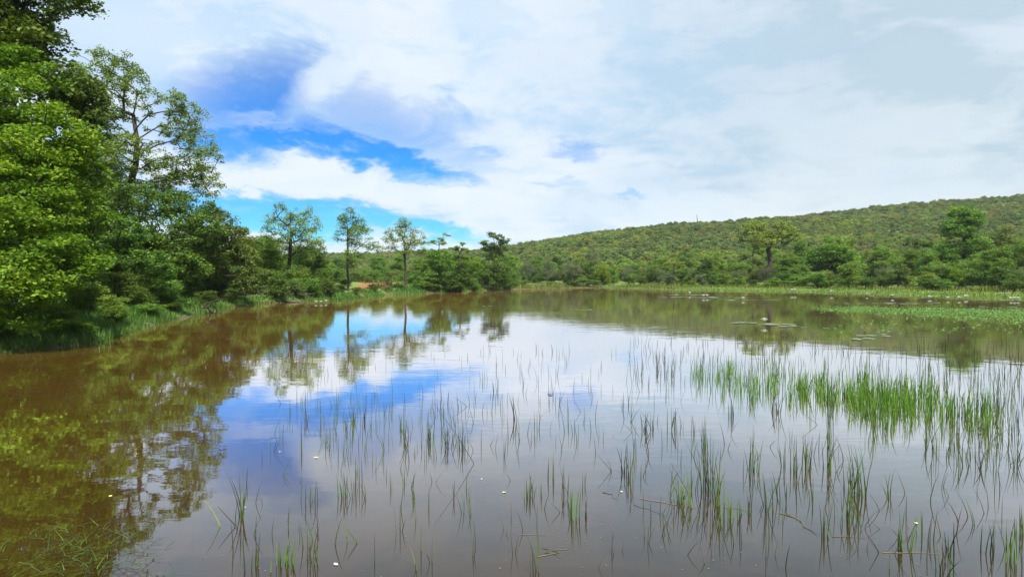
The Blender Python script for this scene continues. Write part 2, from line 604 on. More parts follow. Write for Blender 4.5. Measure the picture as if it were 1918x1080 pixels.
def clumps_in(lobes, n, rs, shell=0.5, zmin=None):
    L = np.array(lobes, float)
    vol = (L[:, 3] * L[:, 4] * L[:, 5]) ** 0.75
    pick = rs.choice(len(L), n, p=vol / vol.sum())
    d = rs.normal(0, 1, (n, 3))
    d /= np.linalg.norm(d, axis=1)[:, None]
    rad = rs.uniform(shell ** 3, 1, n) ** (1 / 3.0)
    C = L[pick, :3] + d * L[pick, 3:6] * rad[:, None]
    if zmin is not None:
        C[:, 2] = np.where(C[:, 2] < zmin, zmin + rs.uniform(0, 0.3, n), C[:, 2])
    tone_l = rs.uniform(0.1, 0.9, len(L))
    return C, np.clip(tone_l[pick] * 0.5 + rs.uniform(0, 1, n) * 0.5, 0, 1)


def skeleton(C, stem, rs, w=0.35, jit=0.06, seg=0.5):
    """stem: polyline of the trunk; every clump centre is joined to the nearest useful node"""
    N = [np.array(p, float) for p in stem]
    par = [-1] + list(range(len(stem) - 1))
    plen = [0.0]
    for i in range(1, len(N)):
        plen.append(plen[-1] + np.linalg.norm(N[i] - N[i - 1]))
    fork = N[-1]
    free0 = max(1, int(len(stem) * 0.55))
    order = np.argsort(np.linalg.norm(C - fork, axis=1))
    NA = np.zeros((len(stem) + len(C) * 14 + 10, 3)); NA[:len(N)] = N
    PL = np.zeros(len(NA)); PL[:len(N)] = plen
    cnt = len(N)
    tips = []
    for ci in order:
        c = C[ci]
        dist = np.linalg.norm(NA[free0:cnt] - c, axis=1)
        pen = np.where(NA[free0:cnt, 2] > c[2] + 0.15, 0.5, 0.0) * dist
        j = free0 + int(np.argmin(dist + pen + w * PL[free0:cnt]))
        d = np.linalg.norm(NA[j] - c)
        k = int(min(12, max(1, round(d / seg))))
        p0 = NA[j].copy()
        mid = (p0 + c) / 2 + rs.normal(0, jit * d, 3)
        mid[2] += 0.06 * d
        last = j
        for q in range(1, k + 1):
            t = q / k
            p = (1 - t) ** 2 * p0 + 2 * t * (1 - t) * mid + t * t * c + (rs.normal(0, 0.03 * seg, 3) if q < k else 0)
            NA[cnt] = p
            PL[cnt] = PL[last] + d / k
            par.append(last)
            last = cnt
            cnt += 1
        tips.append(last)
    return NA[:cnt], np.array(par), tips


def tubes(N, par, tips, r_tip, r_base, rs, e=1.65, rmin=0.0, sides=6, stem_n=0):
    q = np.zeros(len(N))
    q[tips] += 1.0
    for i in range(len(N) - 1, 0, -1):
        q[par[i]] += q[i]
    r = np.maximum(q, 1) ** (1 / e)
    r = r_tip + (r - 1) / max(r[0] - 1, 1e-6) * (r_base - r_tip)
    if stem_n:
        r[0] *= 1.35
    E = np.array([i for i in range(1, len(N)) if r[i] >= rmin])
    A, B = N[par[E]], N[E]
    ra = np.minimum(r[par[E]], r[E] * 1.35)
    ra = np.where(E < max(stem_n, 1), r[par[E]], ra)
    rb = r[E]
    d = B - A
    ln = np.linalg.norm(d, axis=1)[:, None] + 1e-9
    d = d / ln
    A = A - d * (ra * 0.35)[:, None]
    ref = np.where(np.abs(d[:, 2:3]) > 0.9, np.array([[1.0, 0, 0]]), np.array([[0, 0, 1.0]]))
    u = np.cross(d, ref); u /= np.linalg.norm(u, axis=1)[:, None]
    v = np.cross(d, u)
    th = np.arange(sides) / sides * 2 * np.pi
    ring = np.cos(th)[None, :, None] * u[:, None, :] + np.sin(th)[None, :, None] * v[:, None, :]
    VA = A[:, None, :] + ring * ra[:, None, None]
    VB = B[:, None, :] + ring * rb[:, None, None]
    V = np.concatenate([VA, VB], 1).reshape(-1, 3)
    base = (np.arange(len(E)) * 2 * sides)[:, None]
    i = np.arange(sides)[None, :]
    j = (i + 1) % sides
    F = np.stack([base + i, base + j, base + sides + j, base + sides + i], 2).reshape(-1, 4)
    return V, F


PROTO = {}


def proto(key, h, w, lobes, stem, seed, n=120, per=60, cr=0.5, size=0.15, flat=0.55, aspect=0.55, shell=0.5, zmin=None,
          r_base=0.16, r_tip=0.012, rmin=0.015, wpl=0.35, jit=0.06, up=0.6, droop=0.0, seg=0.5, bark=None):
    rs = RS(seed)
    C, tn = clumps_in(lobes, n, rs, shell, zmin)
    crs = cr * rs.uniform(0.65, 1.35, n)
    V, F, tone = leaves_np(C, tn, crs, per, size, rs, flat, aspect, up, droop)
    crown = mesh_np('crown', V, F, LM['mid'], tone)
    N, par, tips = skeleton(C, stem, rs, wpl, jit, seg)
    V, F = tubes(N, par, tips, r_tip, r_base, rs, rmin=rmin, stem_n=len(stem))
    trunk = mesh_np('trunk', V, F, bark or BARK, smooth=True)
    PROTO[key] = (h, w, crown, trunk)


def rl(rs, n, x, z0, z1, r0, r1, rz=0.75, y=None):
    """random lobes"""
    y = x if y is None else y
    out = []
    for i in range(n):
        a = rs.uniform(0, 2 * math.pi)
        q = math.sqrt(rs.uniform(0.02, 1))
        z = rs.uniform(z0, z1)
        k = 1 - 0.55 * max(0, (z - z0) / (z1 - z0 + 1e-6)) ** 2
        r = rs.uniform(r0, r1)
        out.append((math.cos(a) * q * x * k, math.sin(a) * q * y * k, z, r, r, r * rz))
    return out


# bushes that hug the ground (nominal 3.2 high, 4 wide)
for i in range(5):
    rs = RS(100 + i)
    lb = rl(rs, 9, 1.35, 0.6, 2.4, 0.5, 0.95)
    proto('bush%d' % i, 3.2, 4.2, lb, [(0, 0, -0.2), (0.05, 0, 0.2), (0, 0.05, 0.5)], 200 + i, n=110, per=62, cr=0.42, size=0.15, zmin=0.15,
          r_base=0.09, rmin=0.012)
# finer bushes for the near bank
for i in range(3):
    rs = RS(120 + i)
    lb = rl(rs, 10, 1.3, 0.5, 2.3, 0.45, 0.85)
    proto('nbush%d' % i, 3.2, 4.0, lb, [(0, 0, -0.2), (0.05, 0, 0.2), (0, 0.05, 0.5)], 230 + i, n=190, per=80, cr=0.32, size=0.105, zmin=0.1,
          r_base=0.07, rmin=0.01, aspect=0.5)
# round-crowned trees (nominal 7 high, 6.5 wide)
for i in range(5):
    rs = RS(140 + i)
    lb = rl(rs, 15, 2.1, 1.7, 5.7, 0.85, 1.35, 0.75)
    proto('tree%d' % i, 7.0, 6.6, lb, [(0, 0, -0.3), (0.08, 0.02, 0.6), (0.0, 0.1, 1.3), (0.12, 0.0, 2.0)], 240 + i, n=270, per=72, cr=0.55,
          size=0.19, r_base=0.17, rmin=0.018)
# layered savanna trees with open crowns
for i in range(3):
    rs = RS(160 + i)
    lb = []
    for k in range(13):
        a = rs.uniform(0, 6.28); z = rs.uniform(2.8, 6.9)
        q = rs.uniform(0.3, 1) * (2.5 if z < 5.2 else 1.6)
        r = rs.uniform(0.55, 0.95)
        lb.append((math.cos(a) * q, math.sin(a) * q, z, r, r, 0.26))
    proto('open%d' % i, 7.3, 6.2, lb, [(0, 0, -0.3), (0.1, 0, 0.8), (-0.05, 0.05, 1.7), (0.1, 0, 2.6), (0.0, 0, 3.6), (0.1, 0, 4.6)], 260 + i, n=150,
          per=70, cr=0.40, size=0.14, flat=0.30, shell=0.15, r_base=0.15, r_tip=0.014, rmin=0.012, wpl=0.22, jit=0.09, up=0.75)
# soft grey small trees
for i in range(2):
    rs = RS(180 + i)
    lb = rl(rs, 9, 1.5, 1.6, 4.0, 0.7, 1.1, 0.9)
    proto('soft%d' % i, 5.2, 5.0, lb, [(0, 0, -0.3), (0.1, 0, 0.5), (-0.08, 0.05, 1.0), (0.1, 0.05, 1.5)], 280 + i, n=150, per=52, cr=0.42, size=0.13,
          flat=0.8, aspect=0.35, r_base=0.12, rmin=0.012, up=0.35, bark=BARK_GREY)
# flat-topped tree
rs = RS(190)
lb = [(math.cos(a) * q, math.sin(a) * q, 4.9 + rs.uniform(-0.5, 0.5) - q * 0.12, 1.0, 1.0, 0.32) for a, q in
      [(rs.uniform(0, 6.28), rs.uniform(0.2, 3.0)) for _ in range(12)]]
proto('flat0', 5.8, 8.0, lb, [(0, 0, -0.3), (0.1, 0, 0.9), (0.05, 0.05, 1.9), (0.1, 0, 2.9)], 290, n=120, per=60, cr=0.5, size=0.17, flat=0.35,
      shell=0.2, r_base=0.17, rmin=0.015, up=0.75)
# tall tree
rs = RS(195)
lb = rl(rs, 22, 1.9, 1.8, 9.6, 0.9, 1.4, 0.85)
proto('tall0', 11.0, 6.0, lb, [(0, 0, -0.3), (0.1, 0, 1.2), (-0.1, 0.05, 2.6), (0.1, 0, 4.2), (0.0, 0, 6.0), (0.05, 0, 7.6)], 295, n=460, per=72, cr=0.55,
      size=0.19, r_base=0.2, rmin=0.018)


def set_leaf(o, mat):
    o.material_slots[0].link = 'OBJECT'
    o.material_slots[0].material = LM[mat]


def plant(name, label, cat, px, top, wpx, Y, kind, leaf, group=None, rz=None, sink=0.0):
    """a tree or bush of the given kind: its middle on the line of sight px, its top at photo height top, Y metres away"""
    if Y is None:
        ys = np.linspace(8, 110, 900)
        dd_ = shore_dist(np.stack([(px - 959) / FPX * ys, ys], 1))
        first = np.nonzero(dd_ < 0)[0][0]
        Y = float(ys[first + np.nonzero(dd_[first:] > 0.35)[0][0]])
    x, ztop = at_depth(px, top, Y)
    zb = ground_z(x, Y)
    h0, w0, crown, trunk = PROTO[kind]
    h = max(0.4, ztop - zb)
    w = wpx / FPX * Y
    e = empty(name, (x, Y, zb - sink), rz if rz is not None else random.Random(int(px * 7 + Y * 13)).uniform(0, 6.28))
    e.scale = (w / w0, w / w0, (h + sink) / h0)
    tag(e, label, cat, group)
    obj('trunk', trunk, e)
    c = obj('crown', crown, e)
    set_leaf(c, leaf)
    return e


def unique_tree(name, label, cat, X, Y, lobes, stem, seed, leaf, group=None, **kw):
    """a tree whose own outline matters: lobes and stem in metres about its base"""
    key = '_u%d' % seed
    proto(key, 1, 1, lobes, stem, seed, **kw)
    _, _, crown, trunk = PROTO[key]
    e = empty(name, (X, Y, ground_z(X, Y)))
    tag(e, label, cat, group)
    obj('trunk', trunk, e)
    c = obj('crown', crown, e)
    set_leaf(c, leaf)
    return e


def pxlobes(lst, X, Y, seed, depth=1.0, rxk=1.0, ryk=1.0):
    """lobes read off the photograph: (px, py, rx, ry) at distance Y, each given a depth of its own"""
    rs = RS(seed)
    zb = ground_z(X, Y)
    out = []
    for t in lst:
        px, py, rx, ry = t[:4]
        dy = t[4] if len(t) > 4 else rs.uniform(-1, 1) * depth
        x, z = at_depth(px, py, Y + dy)
        k = (Y + dy) / FPX
        out.append((x - X, dy, z - zb, rx * k * rxk, (rx + ry) / 2 * k * 1.1, ry * k * ryk))
    return out


# ------------------------------------------------------------------ the left bank, nearest first
X, Y = -15.2, 15.2
lb = pxlobes([(30, 190, 60, 55, 0), (110, 250, 60, 55, -.5), (150, 320, 45, 50, 0), (60, 300, 80, 70, -1), (-60, 250, 90, 90, 0),
              (160, 400, 40, 40, -.3), (90, 400, 70, 50, -1.2), (0, 420, 90, 60, -1), (120, 480, 60, 40, -1.5), (40, 520, 80, 45, -1.8),
              (150, 470, 45, 50, .4), (-80, 400, 100, 90, 0), (100, 540, 50, 30, -1.6), (20, 590, 70, 30, -1.4), (-120, 520, 100, 60, 0),
              (60, 130, 50, 40, 1.2), (110, 350, 60, 60, 1.8), (60, 460, 90, 70, 1.8), (-160, 250, 100, 120, 1)], X, Y, 5)
unique_tree('broadleaf_tree', 'big bright green leafy tree filling the near corner of the bank down to the grass', 'tree', X, Y, lb,
            [(0, 0, -0.3), (0.2, 0, 0.6), (0.5, -0.1, 1.4), (0.8, -0.1, 2.2), (1.0, 0, 3.0)], 301, 'bright', n=800, per=120, cr=0.34, size=0.095,
            flat=0.45, aspect=0.6, shell=0.55, r_base=0.22, r_tip=0.01, rmin=0.009, up=0.55)
X, Y = -17.6, 18.5
lb = pxlobes([(20, 60, 70, 60, 0), (70, 20, 50, 50, 0), (135, -5, 40, 26, -.4), (70, 80, 50, 45, 0), (40, 130, 60, 35, .5), (115, 150, 50, 50, .2), (150, 190, 40, 50, 0.2),
              (-60, 60, 90, 90, 0), (-40, -60, 100, 80, 0), (60, -70, 80, 60, .5), (-140, 20, 100, 120, 1), (150, 230, 40, 40, .8),
              (140, 300, 40, 40, 1)], X, Y, 6)
unique_tree('dark_leafy_tree', 'tall dark green tree reaching above the picture over the bright leafy tree', 'tree', X, Y, lb,
            [(0, 0, -0.3), (0.1, 0, 1.5), (0.3, 0, 3.0), (0.3, 0.1, 4.5), (0.6, 0, 6.0), (0.9, 0, 7.2)], 302, 'dark', n=620, per=95, cr=0.42, size=0.13,
            flat=0.5, aspect=0.6, shell=0.4, r_base=0.3, r_tip=0.012, rmin=0.012, up=0.55)
# the tall airy tree
X, Y = -21.6, 35.0
lb = pxlobes([(175, 130, 40, 28), (215, 118, 30, 24), (245, 150, 34, 26), (200, 175, 45, 28), (160, 190, 40, 40), (230, 205, 34, 20), (190, 245, 40, 34),
              (300, 195, 40, 24), (335, 195, 34, 20), (365, 222, 20, 26), (330, 235, 40, 18), (300, 250, 30, 16), (365, 270, 34, 20), (385, 310, 24, 34),
              (330, 310, 44, 28), (290, 330, 40, 30), (240, 290, 44, 36), (200, 320, 40, 36), (350, 345, 44, 24), (395, 340, 18, 24), (280, 375, 60, 26),
              (150, 150, 20, 26), (225, 360, 40, 30)], X, Y, 7, 2.4, 1.15, 1.3)
unique_tree('acacia_tree', 'tall airy tree with thin branches and small leaf clusters against the blue sky', 'tree', X, Y, lb,
            [(0, 0, -0.3), (-0.1, 0, 1.5), (-0.5, 0, 3.0), (-0.6, 0, 4.6), (-0.3, 0, 6.2), (0.1, 0, 7.6), (0.2, 0, 9.0), (0.0, 0, 10.4)], 303, 'airy_dark', n=720, per=62,
            cr=0.38, size=0.14, flat=0.6, aspect=0.5, shell=0.2, r_base=0.2, r_tip=0.012, rmin=0.012, wpl=0.18, jit=0.1, up=0.7, droop=0.3, seg=0.6)
# second stem behind it
X, Y = -24.0, 36.5
lb = pxlobes([(200, 330, 26, 30), (190, 290, 22, 30), (215, 270, 24, 20), (190, 385, 30, 26), (235, 385, 30, 26), (170, 350, 30, 30)], X, Y, 8, 1.2)
unique_tree('slim_tree', 'slim dark-stemmed tree standing behind the bright leafy tree, beside the airy tree', 'tree', X, Y, lb,
            [(0, 0, -0.3), (0.0, 0, 1.5), (0.1, 0, 3.2), (0.3, 0, 5.0), (0.1, 0, 6.4)], 304, 'dark', n=110, per=45, cr=0.42, size=0.15,
            flat=0.5, shell=0.2, r_base=0.17, r_tip=0.014, rmin=0.012, wpl=0.2, jit=0.08)
# dark trees in the middle of the left bank
X, Y = -19.2, 32.0
lb = pxlobes([(255, 370, 45, 30), (300, 385, 55, 34), (350, 395, 50, 28), (385, 415, 34, 22), (270, 430, 60, 34), (335, 440, 55, 30), (390, 440, 30, 24),
              (290, 490, 60, 34), (350, 495, 50, 36), (240, 450, 40, 40), (300, 530, 60, 26), (380, 480, 40, 30)], X, Y, 9, 1.6)
unique_tree('bushy_tree', 'broad dark green bushy tree beneath the airy tree', 'tree', X, Y, lb,
            [(0, 0, -0.3), (0.1, 0, 0.6), (0.3, 0, 1.4), (0.5, 0, 2.2)], 305, 'dark', n=420, per=72, cr=0.42, size=0.14, flat=0.55, shell=0.5, r_base=0.2,
            rmin=0.014)
X, Y = -17.2, 34.5
lb = pxlobes([(400, 400, 26, 18), (415, 425, 30, 22), (390, 450, 30, 20), (440, 440, 28, 18), (455, 465, 24, 24), (420, 470, 34, 22), (470, 490, 14, 26),
              (440, 505, 30, 26), (400, 505, 30, 24), (465, 525, 16, 22), (360, 440, 30, 22)], X, Y, 10, 1.2)
unique_tree('arching_tree', 'olive green tree with dark arching boughs bending out over the water', 'tree', X, Y, lb,
            [(0, 0, -0.3), (-0.3, 0, 0.6), (-0.8, 0, 1.4), (-0.7, -0.1, 2.2), (0.0, -0.3, 2.7), (0.9, -0.4, 2.7)], 306, 'olive', n=330, per=66, cr=0.36, size=0.13, flat=0.6,
            shell=0.45, r_base=0.17, rmin=0.014)
X, Y = -15.8, 24.5
lb = pxlobes([(225, 418, 26, 10), (250, 425, 30, 9), (268, 445, 20, 8), (225, 455, 34, 22), (250, 490, 34, 26), (220, 510, 30, 26), (290, 480, 34, 14),
              (300, 510, 34, 16), (270, 540, 50, 20)], X, Y, 11, 0.9)
unique_tree('sapling', 'fresh pale green sapling with layered sprays beside the bright leafy tree', 'tree', X, Y, lb,
            [(0, 0, -0.3), (0.05, 0, 0.5), (-0.1, 0, 1.1), (0.0, 0, 1.8), (0.0, 0, 2.4)], 307, 'fresh', n=230, per=72, cr=0.3, size=0.11, flat=0.4,
            shell=0.35, r_base=0.08, rmin=0.01, up=0.75)

P = plant
P('bush', 'low dark bush under the bright leafy tree at the edge of the picture', 'bush', 20, 560, 190, 15.4, 'nbush0', 'dark')
P('bush', 'sunlit yellow-green bush at the foot of the bright leafy tree', 'bush', 95, 560, 120, 15.9, 'nbush1', 'bright')
P('bush', 'round leafy bush behind the tuft of bright green grass', 'bush', 165, 505, 110, 19.5, 'nbush2', 'mid')
P('bush', 'dark green bush below the pale sapling', 'bush', 250, 500, 120, 23.5, 'nbush0', 'dark')
P('bush', 'mid green bush with pale leaf tips beside the grassy bank', 'bush', 300, 488, 100, 27.5, 'nbush1', 'fresh')
P('bush', 'low shadowy bush beneath the arching boughs', 'bush', 355, 510, 90, 31.5, 'nbush2', 'dark')
P('bush', 'dark bush hanging over the water under the arching tree', 'bush', 410, 508, 90, 36, 'bush0', 'dark')
P('bush', 'olive bush at the water end of the arching tree', 'bush', 458, 470, 80, 40.5, 'bush1', 'olive')
P('tree', 'yellow-green tree just behind the end of the arching tree', 'tree', 500, 452, 95, 48, 'tree0', 'bright')
P('tree', 'pale green tree peeping past the two-stemmed tree foot', 'tree', 585, 478, 80, 60, 'tree1', 'mid')
P('bush', 'dark green bush above the tangle of dead branches', 'bush', 505, 508, 80, 43.5, 'bush2', 'dark')
P('bush', 'mid green bush at the foot of the two-stemmed tree', 'bush', 560, 505, 85, 46.5, 'bush3', 'mid')
P('bush', 'brown-tinged bush behind the dead branches', 'bush', 485, 520, 60, 42.5, 'bush4', 'olive')
P('bush', 'rich green rounded bush between the first two open-crowned trees', 'bush', 608, 498, 62, 47.5, 'bush1', 'fresh')
P('bush', 'blackish bush overhanging the water beside the red earth', 'bush', 637, 528, 46, 46.5, 'bush0', 'dark')
P('bush', 'small dark bush in front of the yellow grass', 'bush', 702, 528, 42, 54, 'bush2', 'dark')
P('bush', 'small dark bush at the foot of the third open-crowned tree', 'bush', 746, 524, 34, 58, 'bush3', 'dark')
P('bush', 'small green bush at the water between the two small dark bushes', 'bush', 724, 534, 30, 56, 'bush4', 'mid')
P('bush', 'brownish scrub growing on the red earth bank', 'bush', 668, 538, 40, 52, 'bush4', 'olive')
P('bush', 'tall dark bush beside the third open-crowned tree', 'bush', 775, 510, 46, 60.5, 'bush1', 'mid')

for px, top, w, Y, k, lf, lab in [
    (130, 592, 110, None, 'nbush1', 'bright', 'low leafy bush touching the water where the near grass starts'),
    (10, 608, 90, 14.1, 'nbush2', 'dark', 'shadowy low bush in the corner behind the reddish stone'),
    (215, 545, 90, None, 'nbush0', 'mid', 'grey-green low bush between the round leafy bush and the pale sapling'),
    (280, 560, 80, None, 'nbush2', 'mid', 'low green bush on the bank behind the pale brown stone'),
    (330, 548, 80, None, 'nbush1', 'dark', 'dark low bush on the grassy slope before the fallen boughs'),
    (385, 540, 60, None, 'nbush0', 'dark', 'blackish low bush beside the fallen boughs'),
    (430, 532, 60, None, 'nbush2', 'olive', 'low olive bush at the waterline past the fallen boughs'),
    (642, 514, 44, 57.5, 'bush3', 'mid', 'green bush on top of the earth bank beside the slender open-crowned tree'),
    (520, 510, 70, None, 'bush1', 'dark', 'dark bush drooping over the first tangle of dead branches'),
    (548, 512, 62, None, 'bush3', 'dark', 'dark bush drooping over the second tangle of dead branches'),
    (583, 510, 57, None, 'bush0', 'mid', 'mid green bush at the water before the rich green rounded bush'),
    (612, 514, 50, None, 'bush2', 'dark', 'dark bush at the water under the rich green rounded bush'),
    (668, 536, 42, None, 'bush1', 'olive', 'tawny low bush hiding the foot of the red earth'),
    (793, 524, 55, None, 'bush2', 'mid', 'leafy waterside bush beside the grey-green bush of the thicket'),
    (820, 516, 62, None, 'bush4', 'dark', 'dark waterside bush beneath the leafy tree with the dark heart'),
    (880, 516, 50, None, 'bush0', 'mid', 'mid green waterside bush just before the dark round tree'),
    (905, 501, 62, None, 'bush1', 'dark', 'dark lower skirt bush at the water side of the dark round tree'),
    (945, 508, 57, None, 'bush4', 'dark', 'dark bush closing the far side of the dark round tree'),
]:
    P('bush', lab, 'bush', px, top, w, Y, k, lf)

# three open-crowned trees on the far bank of the bay
X, Y = -17.0, 46.5
lb = pxlobes([(520, 388, 16, 6), (545, 400, 18, 8), (510, 405, 14, 8), (575, 398, 14, 7), (505, 425, 20, 9), (530, 420, 20, 10), (560, 412, 20, 8), (572, 422, 22, 9),
              (590, 420, 12, 12), (515, 445, 22, 9), (550, 440, 26, 10), (580, 446, 20, 10), (530, 462, 18, 8), (570, 465, 30, 8), (595, 455, 14, 8),
              (505, 458, 10, 6), (560, 480, 30, 7), (490, 440, 8, 8)], X, Y, 12, 1.8, 1.0, 1.7)
unique_tree('open_crowned_tree', 'tallest of the open-crowned trees, two dark stems and a wide feathery crown', 'tree', X, Y, lb,
            [(0, 0, -0.3), (0.02, 0, 0.8), (-0.03, 0, 1.7), (0.1, 0, 2.7), (0.15, 0, 3.7), (0.2, 0, 4.6)], 310, 'airy', n=330, per=42, cr=0.38, size=0.125, flat=0.5,
            shell=0.1, r_base=0.15, r_tip=0.012, rmin=0.01, wpl=0.2, jit=0.08, up=0.75, droop=0.25)
X, Y = -14.1, 52.5
lb = pxlobes([(655, 398, 12, 7), (640, 408, 12, 7), (668, 408, 8, 6), (650, 420, 18, 8), (675, 420, 12, 7), (640, 434, 14, 6), (668, 436, 20, 8), (688, 430, 10, 8),
              (632, 448, 10, 5), (664, 455, 22, 6), (690, 455, 16, 6), (700, 464, 14, 5), (655, 474, 22, 5), (680, 480, 14, 5)], X, Y, 13, 1.5, 1.0, 1.8)
unique_tree('open_crowned_tree', 'slender open-crowned tree with one straight dark stem by the red earth', 'tree', X, Y, lb,
            [(0, 0, -0.3), (0.0, 0, 0.9), (-0.05, 0, 1.9), (0.0, 0, 3.0), (-0.02, 0, 4.2), (0.0, 0, 5.2)], 311, 'airy', n=230, per=40, cr=0.37, size=0.125, flat=0.5,
            shell=0.1, r_base=0.10, r_tip=0.012, rmin=0.01, wpl=0.15, jit=0.08, up=0.75, droop=0.25)
X, Y = -10.5, 60.0
lb = pxlobes([(757, 417, 12, 6), (745, 428, 14, 6), (770, 425, 12, 6), (735, 438, 14, 6), (760, 438, 18, 7), (782, 440, 14, 6), (725, 450, 12, 5), (750, 452, 20, 6),
              (776, 455, 20, 6), (795, 452, 10, 6), (735, 464, 14, 5), (760, 468, 20, 5), (790, 470, 12, 5), (712, 462, 10, 5)], X, Y, 14, 1.5, 1.0, 1.7)
unique_tree('open_crowned_tree', 'smallest open-crowned tree with a flat layered crown and thin dark stem', 'tree', X, Y, lb,
            [(0, 0, -0.3), (0.0, 0, 0.9), (0.05, 0, 1.9), (-0.03, 0, 2.9), (0.0, 0, 3.9)], 312, 'airy', n=230, per=40, cr=0.37, size=0.125, flat=0.5,
            shell=0.1, r_base=0.11, r_tip=0.012, rmin=0.01, wpl=0.2, jit=0.08, up=0.75, droop=0.25)

P('tree', 'thin pale tree with sprays above the thicket behind the third open-crowned tree', 'tree', 822, 432, 62, 68, 'open0', 'airy')
P('tree', 'light green feathery tree beside the dark round tree', 'tree', 862, 440, 52, 72, 'open1', 'bright')
P('tree', 'leafy green tree with a dark heart left of the dark round tree', 'tree', 822, 462, 84, 63, 'tree2', 'mid')
P('tree', 'shorter dark-leaved tree hanging over the water beside the dark round tree', 'tree', 862, 478, 62, 64.5, 'tree3', 'dark')
P('bush', 'grey-green bush at the waterline under the leafy green tree', 'bush', 800, 512, 50, 62, 'bush0', 'mid')
P('bush', 'overhanging bush reaching the water between the two dark trees', 'bush', 848, 512, 60, 64, 'bush2', 'dark')
P('round_tree', 'dark round tree standing right at the water on the far bank', 'tree', 924, 468, 82, 73, 'bush3', 'dark')
P('round_tree', 'greener low crown at the side of the dark round tree', 'tree', 955, 500, 44, 77, 'bush1', 'mid')
X, Y = -2.9, 97.0
lb = pxlobes([(920, 440, 8, 5), (932, 445, 12, 6), (910, 456, 12, 5), (945, 453, 12, 6), (928, 460, 16, 6), (915, 466, 14, 5), (942, 466, 14, 5), (928, 480, 20, 10)], X, Y, 15, 1.2)
unique_tree('blackish_tree', 'dark blue-green tree standing up against the sky at the foot of the hill', 'tree', X, Y, lb,
            [(0, 0, -0.3), (0.0, 0, 1.5), (0.1, 0, 3.0), (-0.1, 0, 4.4)], 313, 'dark', n=170, per=52, cr=0.5, size=0.22, flat=0.5,
            shell=0.1, r_base=0.2, r_tip=0.02, rmin=0.02, wpl=0.2)

# trees behind the bay
for px, top, w, Y, k, lf, lab in [
    (620, 486, 56, 78, 'tree4', 'mid', 'mid green tree behind the gap of the first two open-crowned trees'),
    (645, 492, 40, 84, 'soft0', 'grey', 'grey-green small tree behind the slender open-crowned tree'),
    (684, 494, 50, 82, 'soft1', 'mid', 'soft green tree beyond the red earth bank'),
    (716, 490, 44, 92, 'tree1', 'mid', 'small tree on the far field above the yellow grass'),
    (742, 496, 40, 86, 'soft0', 'olive', 'brownish small tree behind the thin stem of the third open-crowned tree'),
    (790, 478, 54, 88, 'tree2', 'mid', 'leafy tree behind the thicket next to the third open-crowned tree'),
    (630, 476, 60, 110, 'tree3', 'dark', 'darker tree on the slope far behind the slender open-crowned tree'),
    (560, 484, 60, 100, 'tree0', 'mid', 'tree far behind the two-stemmed tree'),
    (892, 474, 50, 90, 'tree4', 'bright', 'yellow-green tree between the feathery tree and the dark round tree'),
    (880, 468, 44, 104, 'tree1', 'mid', 'pale green tree behind the yellow-green one by the dark round tree'),
]:
    P('tree', lab, 'tree', px, top, w, Y, k, lf)

